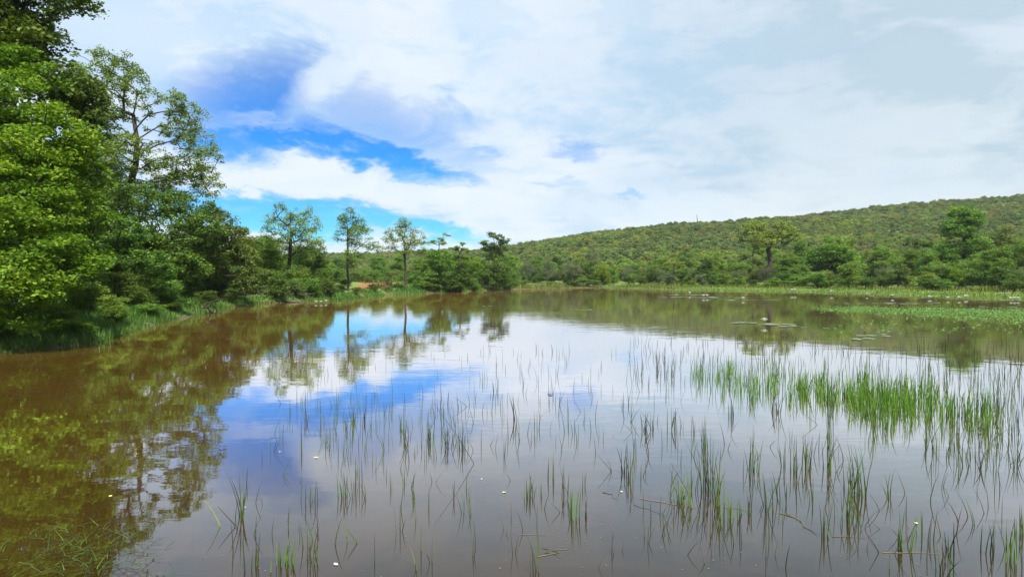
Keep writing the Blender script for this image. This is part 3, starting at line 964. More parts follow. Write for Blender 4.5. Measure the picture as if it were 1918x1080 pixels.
# middle of the far shore
for nm, px, top, w, Y, k, lf, lab in [
    ('tree', 985, 474, 46, 100, 'soft0', 'grey', 'grey-green small tree first to stand beside the dark round tree'),
    ('tree', 1026, 472, 44, 102, 'soft1', 'grey', 'grey-leaved small tree second along from the dark round tree'),
    ('tree', 962, 480, 36, 96, 'tree3', 'mid', 'darker green tree tucked behind the dark round tree'),
    ('tree', 1072, 474, 60, 106, 'soft0', 'grey', 'palest silvery grey tree on the far shore'),
    ('tree', 1112, 452, 56, 118, 'soft1', 'grey', 'taller grey-green tree standing behind the silvery grey tree'),
    ('tree', 1005, 478, 40, 112, 'tree0', 'mid', 'dull green tree between the grey small trees'),
    ('tree', 1045, 470, 40, 122, 'tree1', 'dark', 'dark green tree behind the silvery grey tree, lower on the slope'),
    ('bush', 1128, 486, 48, 97, 'bush0', 'bright', 'yellow-green bush beside the dark low scrub on the far shore'),
    ('bush', 1150, 494, 36, 100, 'bush1', 'mid', 'mid green bush next to the yellow-green bush'),
    ('bush', 1100, 518, 70, 93, 'bush2', 'dark', 'dark low scrub overhanging the far waterline'),
    ('bush', 1075, 522, 40, 90.5, 'bush3', 'dark', 'small dark scrub at the start of the far green strip'),
    ('bush', 1030, 524, 22, 92, 'bush4', 'mid', 'tiny green bush in the yellow grass of the far shore'),
    ('bush', 985, 520, 36, 88, 'bush2', 'mid', 'low bush where the yellow grass begins'),
    ('bush', 1178, 508, 40, 101, 'bush3', 'dark', 'dark bush behind the far green strip'),
    ('bush', 1200, 512, 34, 98, 'bush0', 'dark', 'small blackish bush leaning at the edge of the far green strip'),
    ('bush', 1222, 500, 40, 102, 'bush1', 'olive', 'brownish bush above the small blackish bush'),
    ('bush', 1248, 506, 40, 90, 'bush4', 'grey', 'grey-green rounded bush on the far grass'),
    ('tree', 1262, 482, 48, 97, 'flat0', 'yellow', 'small flat-topped yellowish tree on the far shore'),
    ('tree', 1285, 466, 46, 112, 'tree2', 'olive', 'rusty olive tree behind the flat-topped yellowish tree'),
    ('tree', 1318, 474, 62, 96, 'tree3', 'dark', 'dark-hearted spreading tree next to the flat-topped yellowish tree'),
    ('tree', 1345, 462, 60, 108, 'tree4', 'mid', 'light green domed tree behind the dark-hearted tree'),
    ('tree', 1370, 480, 52, 100, 'soft1', 'mid', 'soft green tree between the domed tree and the black-trunked tree'),
    ('bush', 1310, 508, 40, 88, 'bush0', 'grey', 'pale grey-green bush before the dark-hearted tree'),
    ('bush', 1337, 512, 34, 85, 'bush1', 'dark', 'dark green bush low on the far grass'),
    ('bush', 1360, 502, 44, 87, 'bush2', 'mid', 'green bush beside the pale grey-green bush'),
    ('bush', 1295, 520, 26, 84, 'bush3', 'bright', 'bright yellow-green low bush on the far grass'),
    ('bush', 1385, 510, 40, 84, 'bush4', 'mid', 'mid green bush a little before the black-trunked tree'),
    ('bush', 1280, 522, 16, 86, 'bush2', 'dark', 'very small dark bush dotted on the far grass'),
    ('bush', 1412, 520, 26, 80, 'bush0', 'dark', 'small dark green bush beside the foot of the black-trunked tree'),
    ('bush', 1400, 488, 50, 96, 'bush1', 'fresh', 'fresh green bush behind the black-trunked tree'),
    ('tree', 1410, 455, 60, 114, 'flat0', 'mid', 'wide flat-topped pale tree behind the black-trunked tree'),
    ('bush', 1470, 500, 56, 82, 'bush3', 'fresh', 'bright green bush at the side of the black trunk'),
    ('bush', 1455, 516, 60, 77, 'bush4', 'mid', 'low green thicket around the black trunk'),
    ('bush', 1497, 508, 50, 76, 'bush2', 'mid', 'greyish green bush between the black-trunked tree and the big domed tree'),
    ('tree', 1495, 440, 60, 104, 'tree0', 'mid', 'light green tree behind the shoulder of the big domed tree'),
    ('tree', 1478, 470, 46, 92, 'tree2', 'bright', 'bright green tree right beside the black-trunked tree'),
    ('domed_tree', 1555, 430, 112, 84, 'tree4', 'mid', 'big domed green tree with dark stems under its crown'),
    ('tree', 1582, 433, 60, 88, 'tree1', 'bright', 'yellow-green crown rising behind the big domed tree'),
    ('bush', 1530, 500, 70, 74, 'bush0', 'mid', 'dense green bush before the big domed tree'),
    ('bush', 1590, 490, 76, 72, 'bush1', 'mid', 'broad green bush by the shore under the big domed tree'),
    ('bush', 1622, 512, 50, 69, 'bush3', 'dark', 'dark bush by the shore after the broad green bush'),
    ('tree', 1655, 455, 76, 84, 'tree3', 'mid', 'dull green spreading tree next to the big domed tree'),
    ('bush', 1682, 486, 64, 71, 'bush2', 'olive', 'olive bush with grey shade by the right shore'),
    ('tree', 1712, 440, 84, 92, 'flat0', 'fresh', 'pale green layered tree with dark boughs showing beneath'),
    ('tree', 1712, 430, 60, 106, 'tree0', 'grey', 'greyish crown behind the pale layered tree'),
    ('bush', 1725, 500, 56, 68, 'bush4', 'yellow', 'yellow-green bush by the right shore'),
    ('bush', 1745, 514, 60, 64, 'bush0', 'dark', 'low dark green bush close to the right shore'),
    ('tree', 1752, 470, 56, 82, 'tree2', 'olive', 'pinkish olive tree at the foot of the tallest tree'),
    ('tall_tree', 1808, 364, 100, 80, 'tall0', 'mid', 'tallest tree of the right shore, standing above the hillside'),
    ('tree', 1772, 440, 60, 86, 'tree1', 'mid', 'leafy tree at the near side of the tallest tree'),
    ('bush', 1790, 498, 60, 67, 'bush1', 'bright', 'bright green bush below the tallest tree'),
    ('bush', 1775, 518, 50, 62, 'bush2', 'mid', 'low green bush at the water below the tallest tree'),
    ('tree', 1850, 440, 70, 78, 'tree3', 'mid', 'round green tree beside the tallest tree'),
    ('tree', 1885, 410, 90, 90, 'tree4', 'olive', 'broad olive tree on the slope behind the dark shore bushes'),
    ('tree', 1905, 448, 80, 74, 'tree0', 'mid', 'mid green tree cut by the edge of the picture above the dark bush'),
    ('bush', 1838, 496, 64, 64, 'bush3', 'dark', 'dark bush under the round green tree'),
    ('bush', 1880, 486, 84, 61, 'bush0', 'dark', 'big blue-black bush close to the right shore'),
    ('bush', 1900, 514, 70, 56, 'bush4', 'dark', 'low spreading dark bush behind the pale rock'),
    ('tree', 1940, 420, 110, 70, 'tree1', 'mid', 'tree half outside the picture beyond the olive tree'),
    ('bush', 1940, 500, 70, 55, 'bush1', 'mid', 'bush at the very edge of the picture by the right shore'),
]:
    P(nm, lab, 'bush' if nm == 'bush' else 'tree', px, top, w, Y, k, lf)

# the black-trunked tree
X, Y = 35.4, 86.0
zb = ground_z(X, Y)
def at86(px, py, dy=0.0):
    x, z = at_depth(px, py, Y + dy)
    return (x - X, dy, z - zb)
lb = pxlobes([(1400, 428, 18, 7), (1418, 422, 18, 7), (1388, 440, 14, 6), (1410, 442, 18, 6), (1433, 438, 20, 7), (1465, 420, 16, 8), (1478, 432, 16, 7),
              (1455, 440, 16, 7), (1440, 455, 22, 6), (1468, 450, 16, 8), (1490, 444, 12, 7), (1420, 460, 16, 5), (1395, 452, 14, 4)], X, Y, 16, 1.8, 1.0, 1.4)
unique_tree('black_trunked_tree', 'spreading yellow-green tree on a thick black leaning trunk by the far shore', 'tree', X, Y, lb,
            [at86(1430, 524), at86(1434, 512), at86(1441, 500), at86(1443, 488), at86(1441, 476), at86(1438, 468), at86(1441, 462)], 320, 'yellow',
            n=300, per=32, cr=0.48, size=0.2, flat=0.45, shell=0.1, r_base=0.30, r_tip=0.03, rmin=0.02, wpl=0.12, jit=0.12, up=0.7)

# ------------------------------------------------------------------ hillside wood (one mass of thousands of crowns)
wood = bpy.data.collections.new('hillside_crowns')
for i in range(7):
    rs = RS(400 + i)
    lb = rl(rs, 5, 1.3, 0.9, 2.7, 0.8, 1.2, 0.75)
    C, tn = clumps_in(lb, 60, rs, 0.6, 0.2)
    V, F, tone = leaves_np(C, tn, 0.55, 20, 0.34, rs, 0.6, 0.7, 0.6)
    me = mesh_np('hill_crown', V, F, LM[['hill_brown', 'hill_olive', 'hill_dark', 'hill_green', 'hill_olive', 'hill_green', 'hill_light'][i]], tone)
    ho = bpy.data.objects.new('hill_crown', me)
    wood.objects.link(ho)
rs = RS(77)
pts, rots, scl, kinds = [], [], [], []
n = 60000
u = rs.uniform(0, 1, n)
yy = 118 + 312 * u ** 0.85
xx = rs.uniform(-0.62, 0.98, n) * yy
dsh = shore_dist(np.stack([xx, yy], 1))
zz = ground_np(xx, yy)
keep = (dsh > np.where(xx > 10, 9.0, 12.0)) & ((xx > 10) | (yy > 90)) & ~((xx < -5) & (xx > -26) & (yy < 125) & (rs.uniform(0, 1, n) < 0.8))
# thin by Poisson-like cell test
cell = {}
sel = []
for i in np.nonzero(keep)[0]:
    c = (int(xx[i] // 2.2), int(yy[i] // 2.2))
    if cell.get(c, 0) < 1:
        cell[c] = 1
        sel.append(i)
sel = np.array(sel)
pm = bpy.data.meshes.new('hillside_wood')
pm.vertices.add(len(sel))
pm.vertices.foreach_set('co', np.stack([xx[sel], yy[sel], zz[sel] - 0.2], 1).astype(np.float32).ravel())
a = pm.attributes.new('rz', 'FLOAT', 'POINT'); a.data.foreach_set('value', rs.uniform(0, 6.28, len(sel)).astype(np.float32))
sc_ = rs.uniform(0.45, 1.0, len(sel)) * np.where(rs.uniform(0, 1, len(sel)) > 0.95, 1.25, 1.0) * (0.9 + 0.25 * vnoise(xx[sel] * 0.05, yy[sel] * 0.07))
a = pm.attributes.new('sc', 'FLOAT', 'POINT'); a.data.foreach_set('value', sc_.astype(np.float32))
# species grow in patches: the pick follows a slow noise
pn = vnoise(xx[sel] * 0.07, yy[sel] * 0.09) + vnoise(xx[sel] * 0.19 + 5, yy[sel] * 0.16) * 0.6 + rs.normal(0, 0.42, len(sel))
kk = np.clip(((pn + 1.8) / 3.6 * 7).astype(int), 0, 6)
a = pm.attributes.new('kd', 'INT', 'POINT'); a.data.foreach_set('value', kk.astype(np.int32))
ng = bpy.data.node_groups.new('scatter_crowns', 'GeometryNodeTree')
ng.interface.new_socket('Geometry', in_out='INPUT', socket_type='NodeSocketGeometry')
ng.interface.new_socket('Geometry', in_out='OUTPUT', socket_type='NodeSocketGeometry')
gi = ng.nodes.new('NodeGroupInput'); go = ng.nodes.new('NodeGroupOutput')
m2p = ng.nodes.new('GeometryNodeMeshToPoints')
iop = ng.nodes.new('GeometryNodeInstanceOnPoints')
ci = ng.nodes.new('GeometryNodeCollectionInfo')
ci.inputs[0].default_value = wood
ci.inputs['Separate Children'].default_value = True
def named(nm, dt):
    nd = ng.nodes.new('GeometryNodeInputNamedAttribute'); nd.data_type = dt
    nd.inputs['Name'].default_value = nm
    return nd.outputs[0]
cx = ng.nodes.new('ShaderNodeCombineXYZ')
ng.links.new(named('rz', 'FLOAT'), cx.inputs[2])
ng.links.new(gi.outputs[0], m2p.inputs[0])
ng.links.new(m2p.outputs[0], iop.inputs['Points'])
ng.links.new(ci.outputs[0], iop.inputs['Instance'])
iop.inputs['Pick Instance'].default_value = True
ng.links.new(named('kd', 'INT'), iop.inputs['Instance Index'])
e2r = ng.nodes.new('FunctionNodeEulerToRotation')
ng.links.new(cx.outputs[0], e2r.inputs[0])
ng.links.new(e2r.outputs[0], iop.inputs['Rotation'])
cs = ng.nodes.new('ShaderNodeCombineXYZ')
sv = named('sc', 'FLOAT')
for q in range(3):
    ng.links.new(sv, cs.inputs[q])
ng.links.new(cs.outputs[0], iop.inputs['Scale'])
ng.links.new(iop.outputs[0], go.inputs[0])
wo_ = obj('hillside_wood', pm)
md = wo_.modifiers.new('scatter', 'NODES')
md.node_group = ng
tag(wo_, 'bushy green and brown woodland covering the whole hillside', 'woodland', kind='stuff')
print('hillside crowns', len(sel))


def scatter(name, label, cat, kinds_, seed, n, xr, yr, fkeep, scr, step):
    """plants too many to tell apart: one object, instances of the same crowns"""
    col_ = bpy.data.collections.new(name + '_crowns')
    for k, lf in kinds_:
        me = PROTO[k][2].copy()
        me.materials[0] = LM[lf]
        col_.objects.link(bpy.data.objects.new(name + '_crown', me))
    rs = RS(seed)
    xx, yy = rs.uniform(xr[0], xr[1], n), rs.uniform(yr[0], yr[1], n)
    d = shore_dist(np.stack([xx, yy], 1))
    k = fkeep(xx, yy, d)
    xx, yy = xx[k], yy[k]
    seen, sel = set(), []
    for i in range(len(xx)):
        c = (int(xx[i] // step), int(yy[i] // step))
        if c not in seen:
            seen.add(c); sel.append(i)
    xx, yy = xx[sel], yy[sel]
    pm = bpy.data.meshes.new(name)
    pm.vertices.add(len(xx))
    pm.vertices.foreach_set('co', np.stack([xx, yy, ground_np(xx, yy) - 0.15], 1).astype(np.float32).ravel())
    for nm, ty, vals in (('rz', 'FLOAT', rs.uniform(0, 6.28, len(xx)).astype(np.float32)), ('sc', 'FLOAT', rs.uniform(scr[0], scr[1], len(xx)).astype(np.float32)),
                         ('kd', 'INT', rs.randint(0, len(kinds_), len(xx)).astype(np.int32))):
        pm.attributes.new(nm, ty, 'POINT').data.foreach_set('value', vals)
    uo = obj(name, pm)
    g2 = ng.copy()
    for nd in g2.nodes:
        if nd.bl_idname == 'GeometryNodeCollectionInfo':
            nd.inputs[0].default_value = col_
    uo.modifiers.new('scatter', 'NODES').node_group = g2
    tag(uo, label, cat, kind='stuff')
    print(name, len(xx))


scatter('undergrowth', 'dense dark undergrowth filling the left bank behind the trees', 'undergrowth',
        [('nbush0', 'dark'), ('nbush1', 'mid'), ('nbush2', 'olive'), ('bush0', 'dark')], 78, 3000, (-48, -9), (9, 96),
        lambda x, y, d: (d > 2.6) & (d < 24) & ~((y > 50) & (x > -30) & (d < 15)), (0.4, 0.85), 1.7)
scatter('bank_wood', 'dense green trees closing off the view behind the left bank', 'woodland',
        [('tree0', 'dark'), ('tree1', 'mid'), ('tree2', 'dark'), ('bush1', 'mid')], 80, 900, (-60, -16), (12, 60),
        lambda x, y, d: (d > 7) & (d < 34) & ((y < 40) | (d > 9)), (0.55, 0.8), 3.2)
scatter('tall_bank_wood', 'tall trees standing in a mass far behind the bright leafy tree', 'woodland',
        [('tree0', 'mid'), ('tree2', 'dark'), ('tree3', 'mid')], 81, 500, (-70, -16), (20, 62),
        lambda x, y, d: (d > 6) & (x < -0.70 * y), (0.95, 1.35), 4.0)
scatter('foothill_wood', 'mixed green wood crowding behind the shore trees at the foot of the hill', 'woodland',
        [('bush0', 'mid'), ('bush1', 'hill_olive'), ('bush2', 'dark'), ('tree0', 'mid'), ('bush3', 'hill_light'), ('tree1', 'hill_green'), ('soft0', 'grey')], 79, 5200,
        (-60, 130), (46, 124), lambda x, y, d: (d > 15) & ((x > 8) | (y > 108)), (0.45, 0.85), 2.8)



# ------------------------------------------------------------------ blades: grass and reeds
def blades_np(P, h, w, lean, rs, segs=4, azim=None, curve=1.0):
    """tapered blades; P base points, h heights, w widths, lean horizontal drift as a share of height"""
    n = len(P)
    th = rs.uniform(0, 2 * np.pi, n) if azim is None else azim
    d = np.stack([np.cos(th), np.sin(th), np.zeros(n)], 1)
    fa = rs.uniform(0, 2 * np.pi, n)
    s = np.stack([np.cos(fa), np.sin(fa), np.zeros(n)], 1)
    s2 = np.stack([-np.sin(fa), np.cos(fa), np.zeros(n)], 1)
    Vs = []
    for k in range(segs + 1):
        t = k / segs
        c = P + np.array([0, 0, 1.0]) * (h * (t - 0.25 * curve * lean * t * t))[:, None] + d * (h * lean * t ** (1 + curve))[:, None]
        wk = w * (1 - t) ** 0.6 * 0.5 + 0.0004
        Vs += [c + s * wk[:, None], c - s * wk[:, None] * 0.5 + s2 * wk[:, None] * 0.8, c - s * wk[:, None] * 0.5 - s2 * wk[:, None] * 0.8]
    V = np.stack(Vs, 1)
    m_ = V.shape[1]
    V = V.reshape(-1, 3)
    base = (np.arange(n) * m_)[:, None]
    F = []
    for k in range(segs):
        for q in range(3):
            a, b = k * 3 + q, k * 3 + (q + 1) % 3
            F.append(np.concatenate([base + a, base + b, base + b + 3, base + a + 3], 1))
    F = np.stack(F, 1).reshape(-1, 4)
    tone = np.repeat(rs.uniform(0, 1, n), segs * 3)
    return V, F, tone


def flat_blades_np(P, h, w, lean, rs, segs=3):
    n = len(P)
    th = rs.uniform(0, 2 * np.pi, n)
    d = np.stack([np.cos(th), np.sin(th), np.zeros(n)], 1)
    s = np.stack([-np.sin(th), np.cos(th), np.zeros(n)], 1)
    Vs = []
    for k in range(segs + 1):
        t = k / segs
        c = P + np.array([0, 0, 1.0]) * (h * (t - 0.45 * lean * t * t))[:, None] + d * (h * lean * t * t)[:, None]
        wk = w * (1 - t) ** 0.7 * 0.5 + 0.0005
        Vs += [c + s * wk[:, None], c - s * wk[:, None]]
    V = np.stack(Vs, 1); m_ = V.shape[1]; V = V.reshape(-1, 3)
    base = (np.arange(n) * m_)[:, None]
    F = np.stack([np.concatenate([base + 2 * k, base + 2 * k + 1, base + 2 * k + 3, base + 2 * k + 2], 1) for k in range(segs)], 1).reshape(-1, 4)
    return V, F, np.repeat(rs.uniform(0, 1, n), segs)


REED = leaf_mat('reed_green', (0.050, 0.036, 0.012), (0.039, 0.088, 0.011), (0.086, 0.163, 0.018), 0.12, 0.5, 0.2)
REED_DARK = leaf_mat('reed_dark', (0.009, 0.014, 0.005), (0.018, 0.030, 0.008), (0.036, 0.060, 0.014), 0.08, 0.5, 0.2)
REED_BRIGHT = leaf_mat('reed_bright', (0.041, 0.105, 0.008), (0.085, 0.188, 0.013), (0.170, 0.285, 0.021), 0.2, 0.5, 0.2)
STRAW = leaf_mat('reed_straw', (0.091, 0.084, 0.042), (0.140, 0.133, 0.070), (0.189, 0.126, 0.105), 0.1, 0.5, 0.25)
GRASS = leaf_mat('grass_green', (0.026, 0.075, 0.008), (0.055, 0.14, 0.012), (0.11, 0.21, 0.018), 0.3, 0.5, 0.25)
GRASS_Y = leaf_mat('grass_yellow', (0.06, 0.085, 0.012), (0.12, 0.145, 0.02), (0.22, 0.22, 0.045), 0.3, 0.5, 0.2)


def shore_points(n, rs, d0, d1, seg0, seg1):
    """random points on land between d0 and d1 metres from the waterline, along shoreline vertices seg0..seg1"""
    A = SHORE[seg0:seg1]
    B = SHORE[seg0 + 1:seg1 + 1]
    L = np.linalg.norm(B - A, axis=1)
    i = rs.choice(len(A), n, p=L / L.sum())
    t = rs.uniform(0, 1, n)[:, None]
    P = A[i] * (1 - t) + B[i] * t
    tn = (B - A)[i] / L[i][:, None]
    nr = np.stack([-tn[:, 1], tn[:, 0]], 1)
    P = P + nr * rs.uniform(d0, d1, n)[:, None]
    return P


def grass_mass(name, label, n, seed, d0, d1, s0, s1, hh, w, lean, mat, dens_noise=0.0):
    rs = RS(seed)
    P = shore_points(n, rs, d0, d1, s0, s1)
    d = shore_dist(P)
    k = (d > min(d0, -0.1) - 0.3)
    if dens_noise:
        k &= (vnoise(P[:, 0] * 1.1 + seed, P[:, 1] * 1.0) + rs.normal(0, 0.3, n)) > dens_noise - 1
    P = P[k]
    z = ground_np(P[:, 0], P[:, 1])
    hv = 0.7 + 0.45 * vnoise(P[:, 0] * 0.9 + 2, P[:, 1] * 0.8)
    h = rs.uniform(hh[0], hh[1], len(P)) * hv
    V, F, t = flat_blades_np(np.column_stack([P, np.maximum(z, -0.05)]), h, w * rs.uniform(0.6, 1.3, len(P)), rs.uniform(lean[0], lean[1], len(P)), rs)
    return tag(obj(name, mesh_np(name, V, F, mat, t)), label, 'grass', kind='stuff')


def side_of(seg):
    """which way the normal used by shore_points points (sign that lies on land)"""
    A, B = SHORE[seg], SHORE[seg + 1]
    tn = (B - A) / np.linalg.norm(B - A)
    p = (A + B) / 2 + np.array([-tn[1], tn[0]]) * 0.3
    return 1.0 if shore_dist(p[None])[0] > 0 else -1.0


SG = side_of(20)


def gm(name, label, n, seed, d0, d1, *a, **k):
    lo, hi = (d0, d1) if SG > 0 else (-d1, -d0)
    return grass_mass(name, label, n, seed, lo, hi, *a, **k)


gm('bank_grass', 'long bright green grass arching over the near end of the bank', 15000, 501, -0.25, 1.6, 4, 9, (0.25, 0.7), 0.014, (0.2, 0.9), GRASS)
gm('bank_grass', 'olive grass along the bank beneath the arching tree', 6500, 502, -0.25, 1.0, 9, 15, (0.2, 0.55), 0.022, (0.3, 1.0), GRASS, dens_noise=0.2)
gm('bank_grass', 'green grass fringing the bay below the open-crowned trees', 8000, 503, -0.35, 0.9, 14, 22, (0.3, 0.8), 0.03, (0.1, 0.6), GRASS, dens_noise=0.7)
gm('shore_grass', 'yellow grass on the far shore between the grey trees', 12000, 504, 0.0, 9.0, 21, 27, (0.3, 0.8), 0.06, (0.1, 0.5), GRASS_Y)
gm('shore_grass', 'bright green low grass strip along the right shore', 26000, 505, -0.6, 6.5, 25, 36, (0.12, 0.36), 0.045, (0.1, 0.6), REED_BRIGHT)
gm('shore_grass', 'tall olive grass in front of the shore bushes', 12000, 506, 5.5, 14.0, 26, 36, (0.3, 0.8), 0.06, (0.1, 0.5), GRASS_Y, dens_noise=0.4)
rs = RS(507)
n = 7000
Pf = np.stack([rs.uniform(-24, 2, n), rs.uniform(62, 100, n)], 1)
Pf = Pf[shore_dist(Pf) > 1.5]
V, F, t = flat_blades_np(np.column_stack([Pf, ground_np(Pf[:, 0], Pf[:, 1])]), rs.uniform(0.3, 0.8, len(Pf)), np.full(len(Pf), 0.07), rs.uniform(0.1, 0.5, len(Pf)), rs)
tag(obj('field_grass', mesh_np('field_grass', V, F, GRASS_Y, t)), 'yellow-green grass field beyond the red earth bank', 'grass', kind='stuff')


# reeds standing in the water -------------------------------------------------
def tuft(px, py, hpx, n, mat=None, spread=0.03, lean=0.18, w=0.006, seed=None, name='reed_tuft', label=None, group=None):
    x, y = on_water(px, py)
    k = math.hypot(y, EYE) / FPX
    h = hpx * k
    rs = RS(int(px * 31 + py * 17) % 99991 if seed is None else seed)
    P = np.column_stack([rs.normal(0, spread, n), rs.normal(0, spread, n), np.full(n, -0.06)])
    hh = (h * rs.uniform(0.55, 1.05, n)) + 0.06
    hh[0] = h + 0.06
    az_ = rs.uniform(0, 6.28, n)
    V, F, t = blades_np(P, hh, w * rs.uniform(0.7, 1.25, n) * (1 + 0.03 * y), np.abs(rs.normal(0, lean, n)), rs, 4, az_, 0.8)
    o = obj(name, mesh_np(name, V, F, mat or REED, t), None, (x, y, 0))
    tag(o, label, 'reed tuft' if n > 2 else 'reed stalk', group)
    return o


TUFTS = [
    (452, 968, 84, 6, REED, 'upright bright reed tuft standing alone beside the tree reflection'),
    (536, 1056, 44, 12, REED_BRIGHT, 'bushy short green reed tuft at the bottom edge, next to the lone upright tuft'),
    (478, 1062, 60, 5, REED, 'leaning reed tuft at the bottom edge in front of the lone upright tuft'),
    (594, 1056, 60, 4, REED, 'dark slim reed tuft near the pale fallen petal'),
    (590, 938, 38, 3, REED, 'small reed tuft in the grey-blue reflection behind the slim one'),
    (644, 930, 46, 6, REED, 'fan-shaped reed tuft in the middle of the grey cloud reflection'),
    (670, 914, 60, 3, REED, 'slim tall reed tuft right beside the fan-shaped one'),
    (660, 790, 34, 5, REED, 'dense little reed tuft inside the deep blue reflection'),
    (684, 790, 30, 4, REED_DARK, 'dark little reed tuft next to the dense one in the deep blue reflection'),
    (752, 806, 40, 5, REED, 'reed tuft where the blue reflection turns violet'),
    (804, 828, 44, 6, REED, 'loose reed tuft ahead of the pair at the end of the blue reflection'),
    (838, 838, 44, 5, REED_DARK, 'first reed tuft of the pair at the end of the blue reflection'),
    (866, 844, 46, 5, REED_DARK, 'second reed tuft of the pair at the end of the blue reflection'),
    (928, 734, 30, 4, REED_DARK, 'small forked dark tuft in the pale blue reflection'),
    (965, 786, 50, 3, REED_DARK, 'dark single clump bending over in bright open water'),
    (1028, 896, 50, 3, REED, 'slim tuft in open water behind the bright tall one at the bottom'),
    (1055, 928, 56, 4, REED, 'thin loose tuft beside the bright tall one'),
    (988, 932, 40, 6, REED, 'faint low tuft over the yellow leaf'),
    (1077, 968, 60, 6, REED_BRIGHT, 'bright green tall tuft with a long dark reflection in the middle foreground'),
    (1006, 1066, 66, 3, REED, 'pale green pair of blades at the bottom edge'),
    (1170, 886, 56, 4, REED_DARK, 'blackish tuft of two blades beside the pinkish petal'),
    (1181, 896, 54, 4, REED, 'greener tuft touching the blackish two-bladed one'),
    (1207, 806, 36, 5, REED_DARK, 'ragged dark tuft with old brown leaves at its foot'),
    (1220, 804, 40, 3, REED_DARK, 'straight dark stalk cluster beside the ragged dark tuft'),
    (1261, 806, 50, 5, REED_DARK, 'curved dark tuft next after the straight dark stalks'),
    (1296, 812, 34, 3, REED_DARK, 'open V-shaped tuft with long thin reflections'),
    (1317, 832, 58, 4, REED, 'tall thin tuft behind the two largest foreground tufts'),
    (1298, 918, 50, 3, REED, 'short stiff tuft standing close to the large tufts'),
    (1322, 920, 118, 10, REED, 'largest tall tuft of the foreground with a mass of blades'),
    (1344, 944, 104, 8, REED, 'second largest foreground tuft, straight and dark at the foot'),
    (1280, 944, 60, 14, REED_BRIGHT, 'grassy yellow-green tuft at the feet of the largest tufts'),
    (1369, 972, 52, 8, REED_BRIGHT, 'short grassy tuft above the floating straw'),
    (1394, 962, 42, 6, REED, 'short tuft beside the grassy one'),
    (1406, 880, 62, 6, REED, 'fan of straight blades behind the short tufts'),
    (1419, 884, 64, 3, REED, 'single stiff bundle at the side of the fan of blades'),
    (1442, 960, 80, 5, REED, 'V-shaped tall tuft in front of the fan of blades'),
    (1462, 938, 60, 3, REED_DARK, 'dark straight tuft beside the V-shaped tall one'),
    (1471, 874, 56, 4, REED, 'spreading tuft beside the looped dead stalk'),
    (1485, 882, 66, 5, REED, 'thick upright tuft after the spreading one'),
    (1512, 880, 70, 8, REED, 'wide tuft of many thin blades'),
    (1550, 878, 78, 10, REED, 'dense dark-footed tuft next to the wide thin-bladed one'),
    (1546, 1004, 66, 4, REED, 'slender green tuft near the long floating straw'),
    (1594, 922, 84, 7, REED, 'tall loose tuft ahead of the thick straight one'),
    (1620, 932, 96, 7, REED, 'thick straight tuft with the darkest reflection on the right'),
    (1593, 982, 74, 8, REED, 'tangled tuft growing over yellow weeds'),
    (1687, 1030, 74, 6, REED, 'leafy tuft rising beside the thin floating straw'),
    (1738, 1010, 58, 3, REED, 'stiff pair of blades after the leafy tuft'),
    (1766, 1074, 64, 5, REED, 'V of blades cut by the bottom edge'),
    (1778, 1036, 62, 3, REED_DARK, 'single dark stiff tuft behind the V of blades'),
    (1848, 1034, 52, 3, REED_DARK, 'thin dark tuft bending in the grey-green water'),
    (1889, 1052, 78, 6, REED_BRIGHT, 'bright stiff tuft by the corner of the picture'),
    (1800, 872, 56, 4, REED, 'two-pronged tuft in the gap behind the reed bed'),
    (1829, 876, 48, 4, REED_DARK, 'dark two-pronged tuft next to the greener one'),
    (1896, 872, 54, 2, REED_DARK, 'thin arching tuft near the picture side'),
    (1904, 876, 56, 5, REED, 'thick green tuft near the picture side'),
    (1914, 1000, 50, 4, REED, 'tuft half cut by the picture side'),
    (1369, 780, 40, 5, REED_DARK, 'dark clump standing in front of the reed bed'),
    (1555, 790, 90, 6, REED, 'tall clump in front of the reed bed with a long reflection'),
    (1637, 786, 80, 10, REED_BRIGHT, 'tallest thick clump of the bright reed bed'),
    (1455, 772, 60, 8, REED, 'clump at the front edge of the reed bed near its thin end'),
    (1232, 690, 34, 3, REED_DARK, 'tiny dark tuft far out in the pale reflection'),
]
for px, py, h, n, mt, lab in TUFTS:
    hh = h
    tuft(px, py, hh, int(n * 1.35), mt, spread=0.012 + 0.0018 * n, lean=0.15, w=0.008, label=lab)

# single stalks nobody can tell apart: shared label and group per patch of water
ZONES = [
    ('single reed stalk in the blue cloud-gap reflection', 'single reed stalks in the blue reflection', 36, (510, 880), (745, 850), (18, 42), REED),
    ('single reed stalk in the grey cloud reflection near the bottom', 'single reed stalks in the grey reflection', 44, (430, 900), (870, 1070), (26, 60), REED),
    ('single reed stalk in the pale open water of the middle', 'single reed stalks in the pale open water', 46, (880, 1290), (650, 860), (16, 44), REED_DARK),
    ('single reed stalk in the grey water before the middle tufts', 'single reed stalks in the middle foreground', 30, (880, 1270), (870, 1070), (22, 52), REED),
    ('single reed stalk among the foreground tufts on the right', 'single reed stalks among the right tufts', 60, (1270, 1915), (820, 1070), (26, 66), REED),
]
for lab, grp, n, xr, yr, hr, mt in ZONES:
    rs = RS(abs(hash(lab)) % 1 + len(lab) * 37 + n)
    for i in range(n):
        px, py = rs.uniform(*xr), rs.uniform(*yr)
        q = (py - yr[0]) / (yr[1] - yr[0])
        h = hr[0] + (hr[1] - hr[0]) * (0.25 * rs.uniform() + 0.75 * q * rs.uniform(0.6, 1.1))
        tuft(px, py, h, int(rs.choice([1, 1, 2])), mt, 0.010, 0.20, 0.0066, name='reed_stalk', label=lab, group=grp)


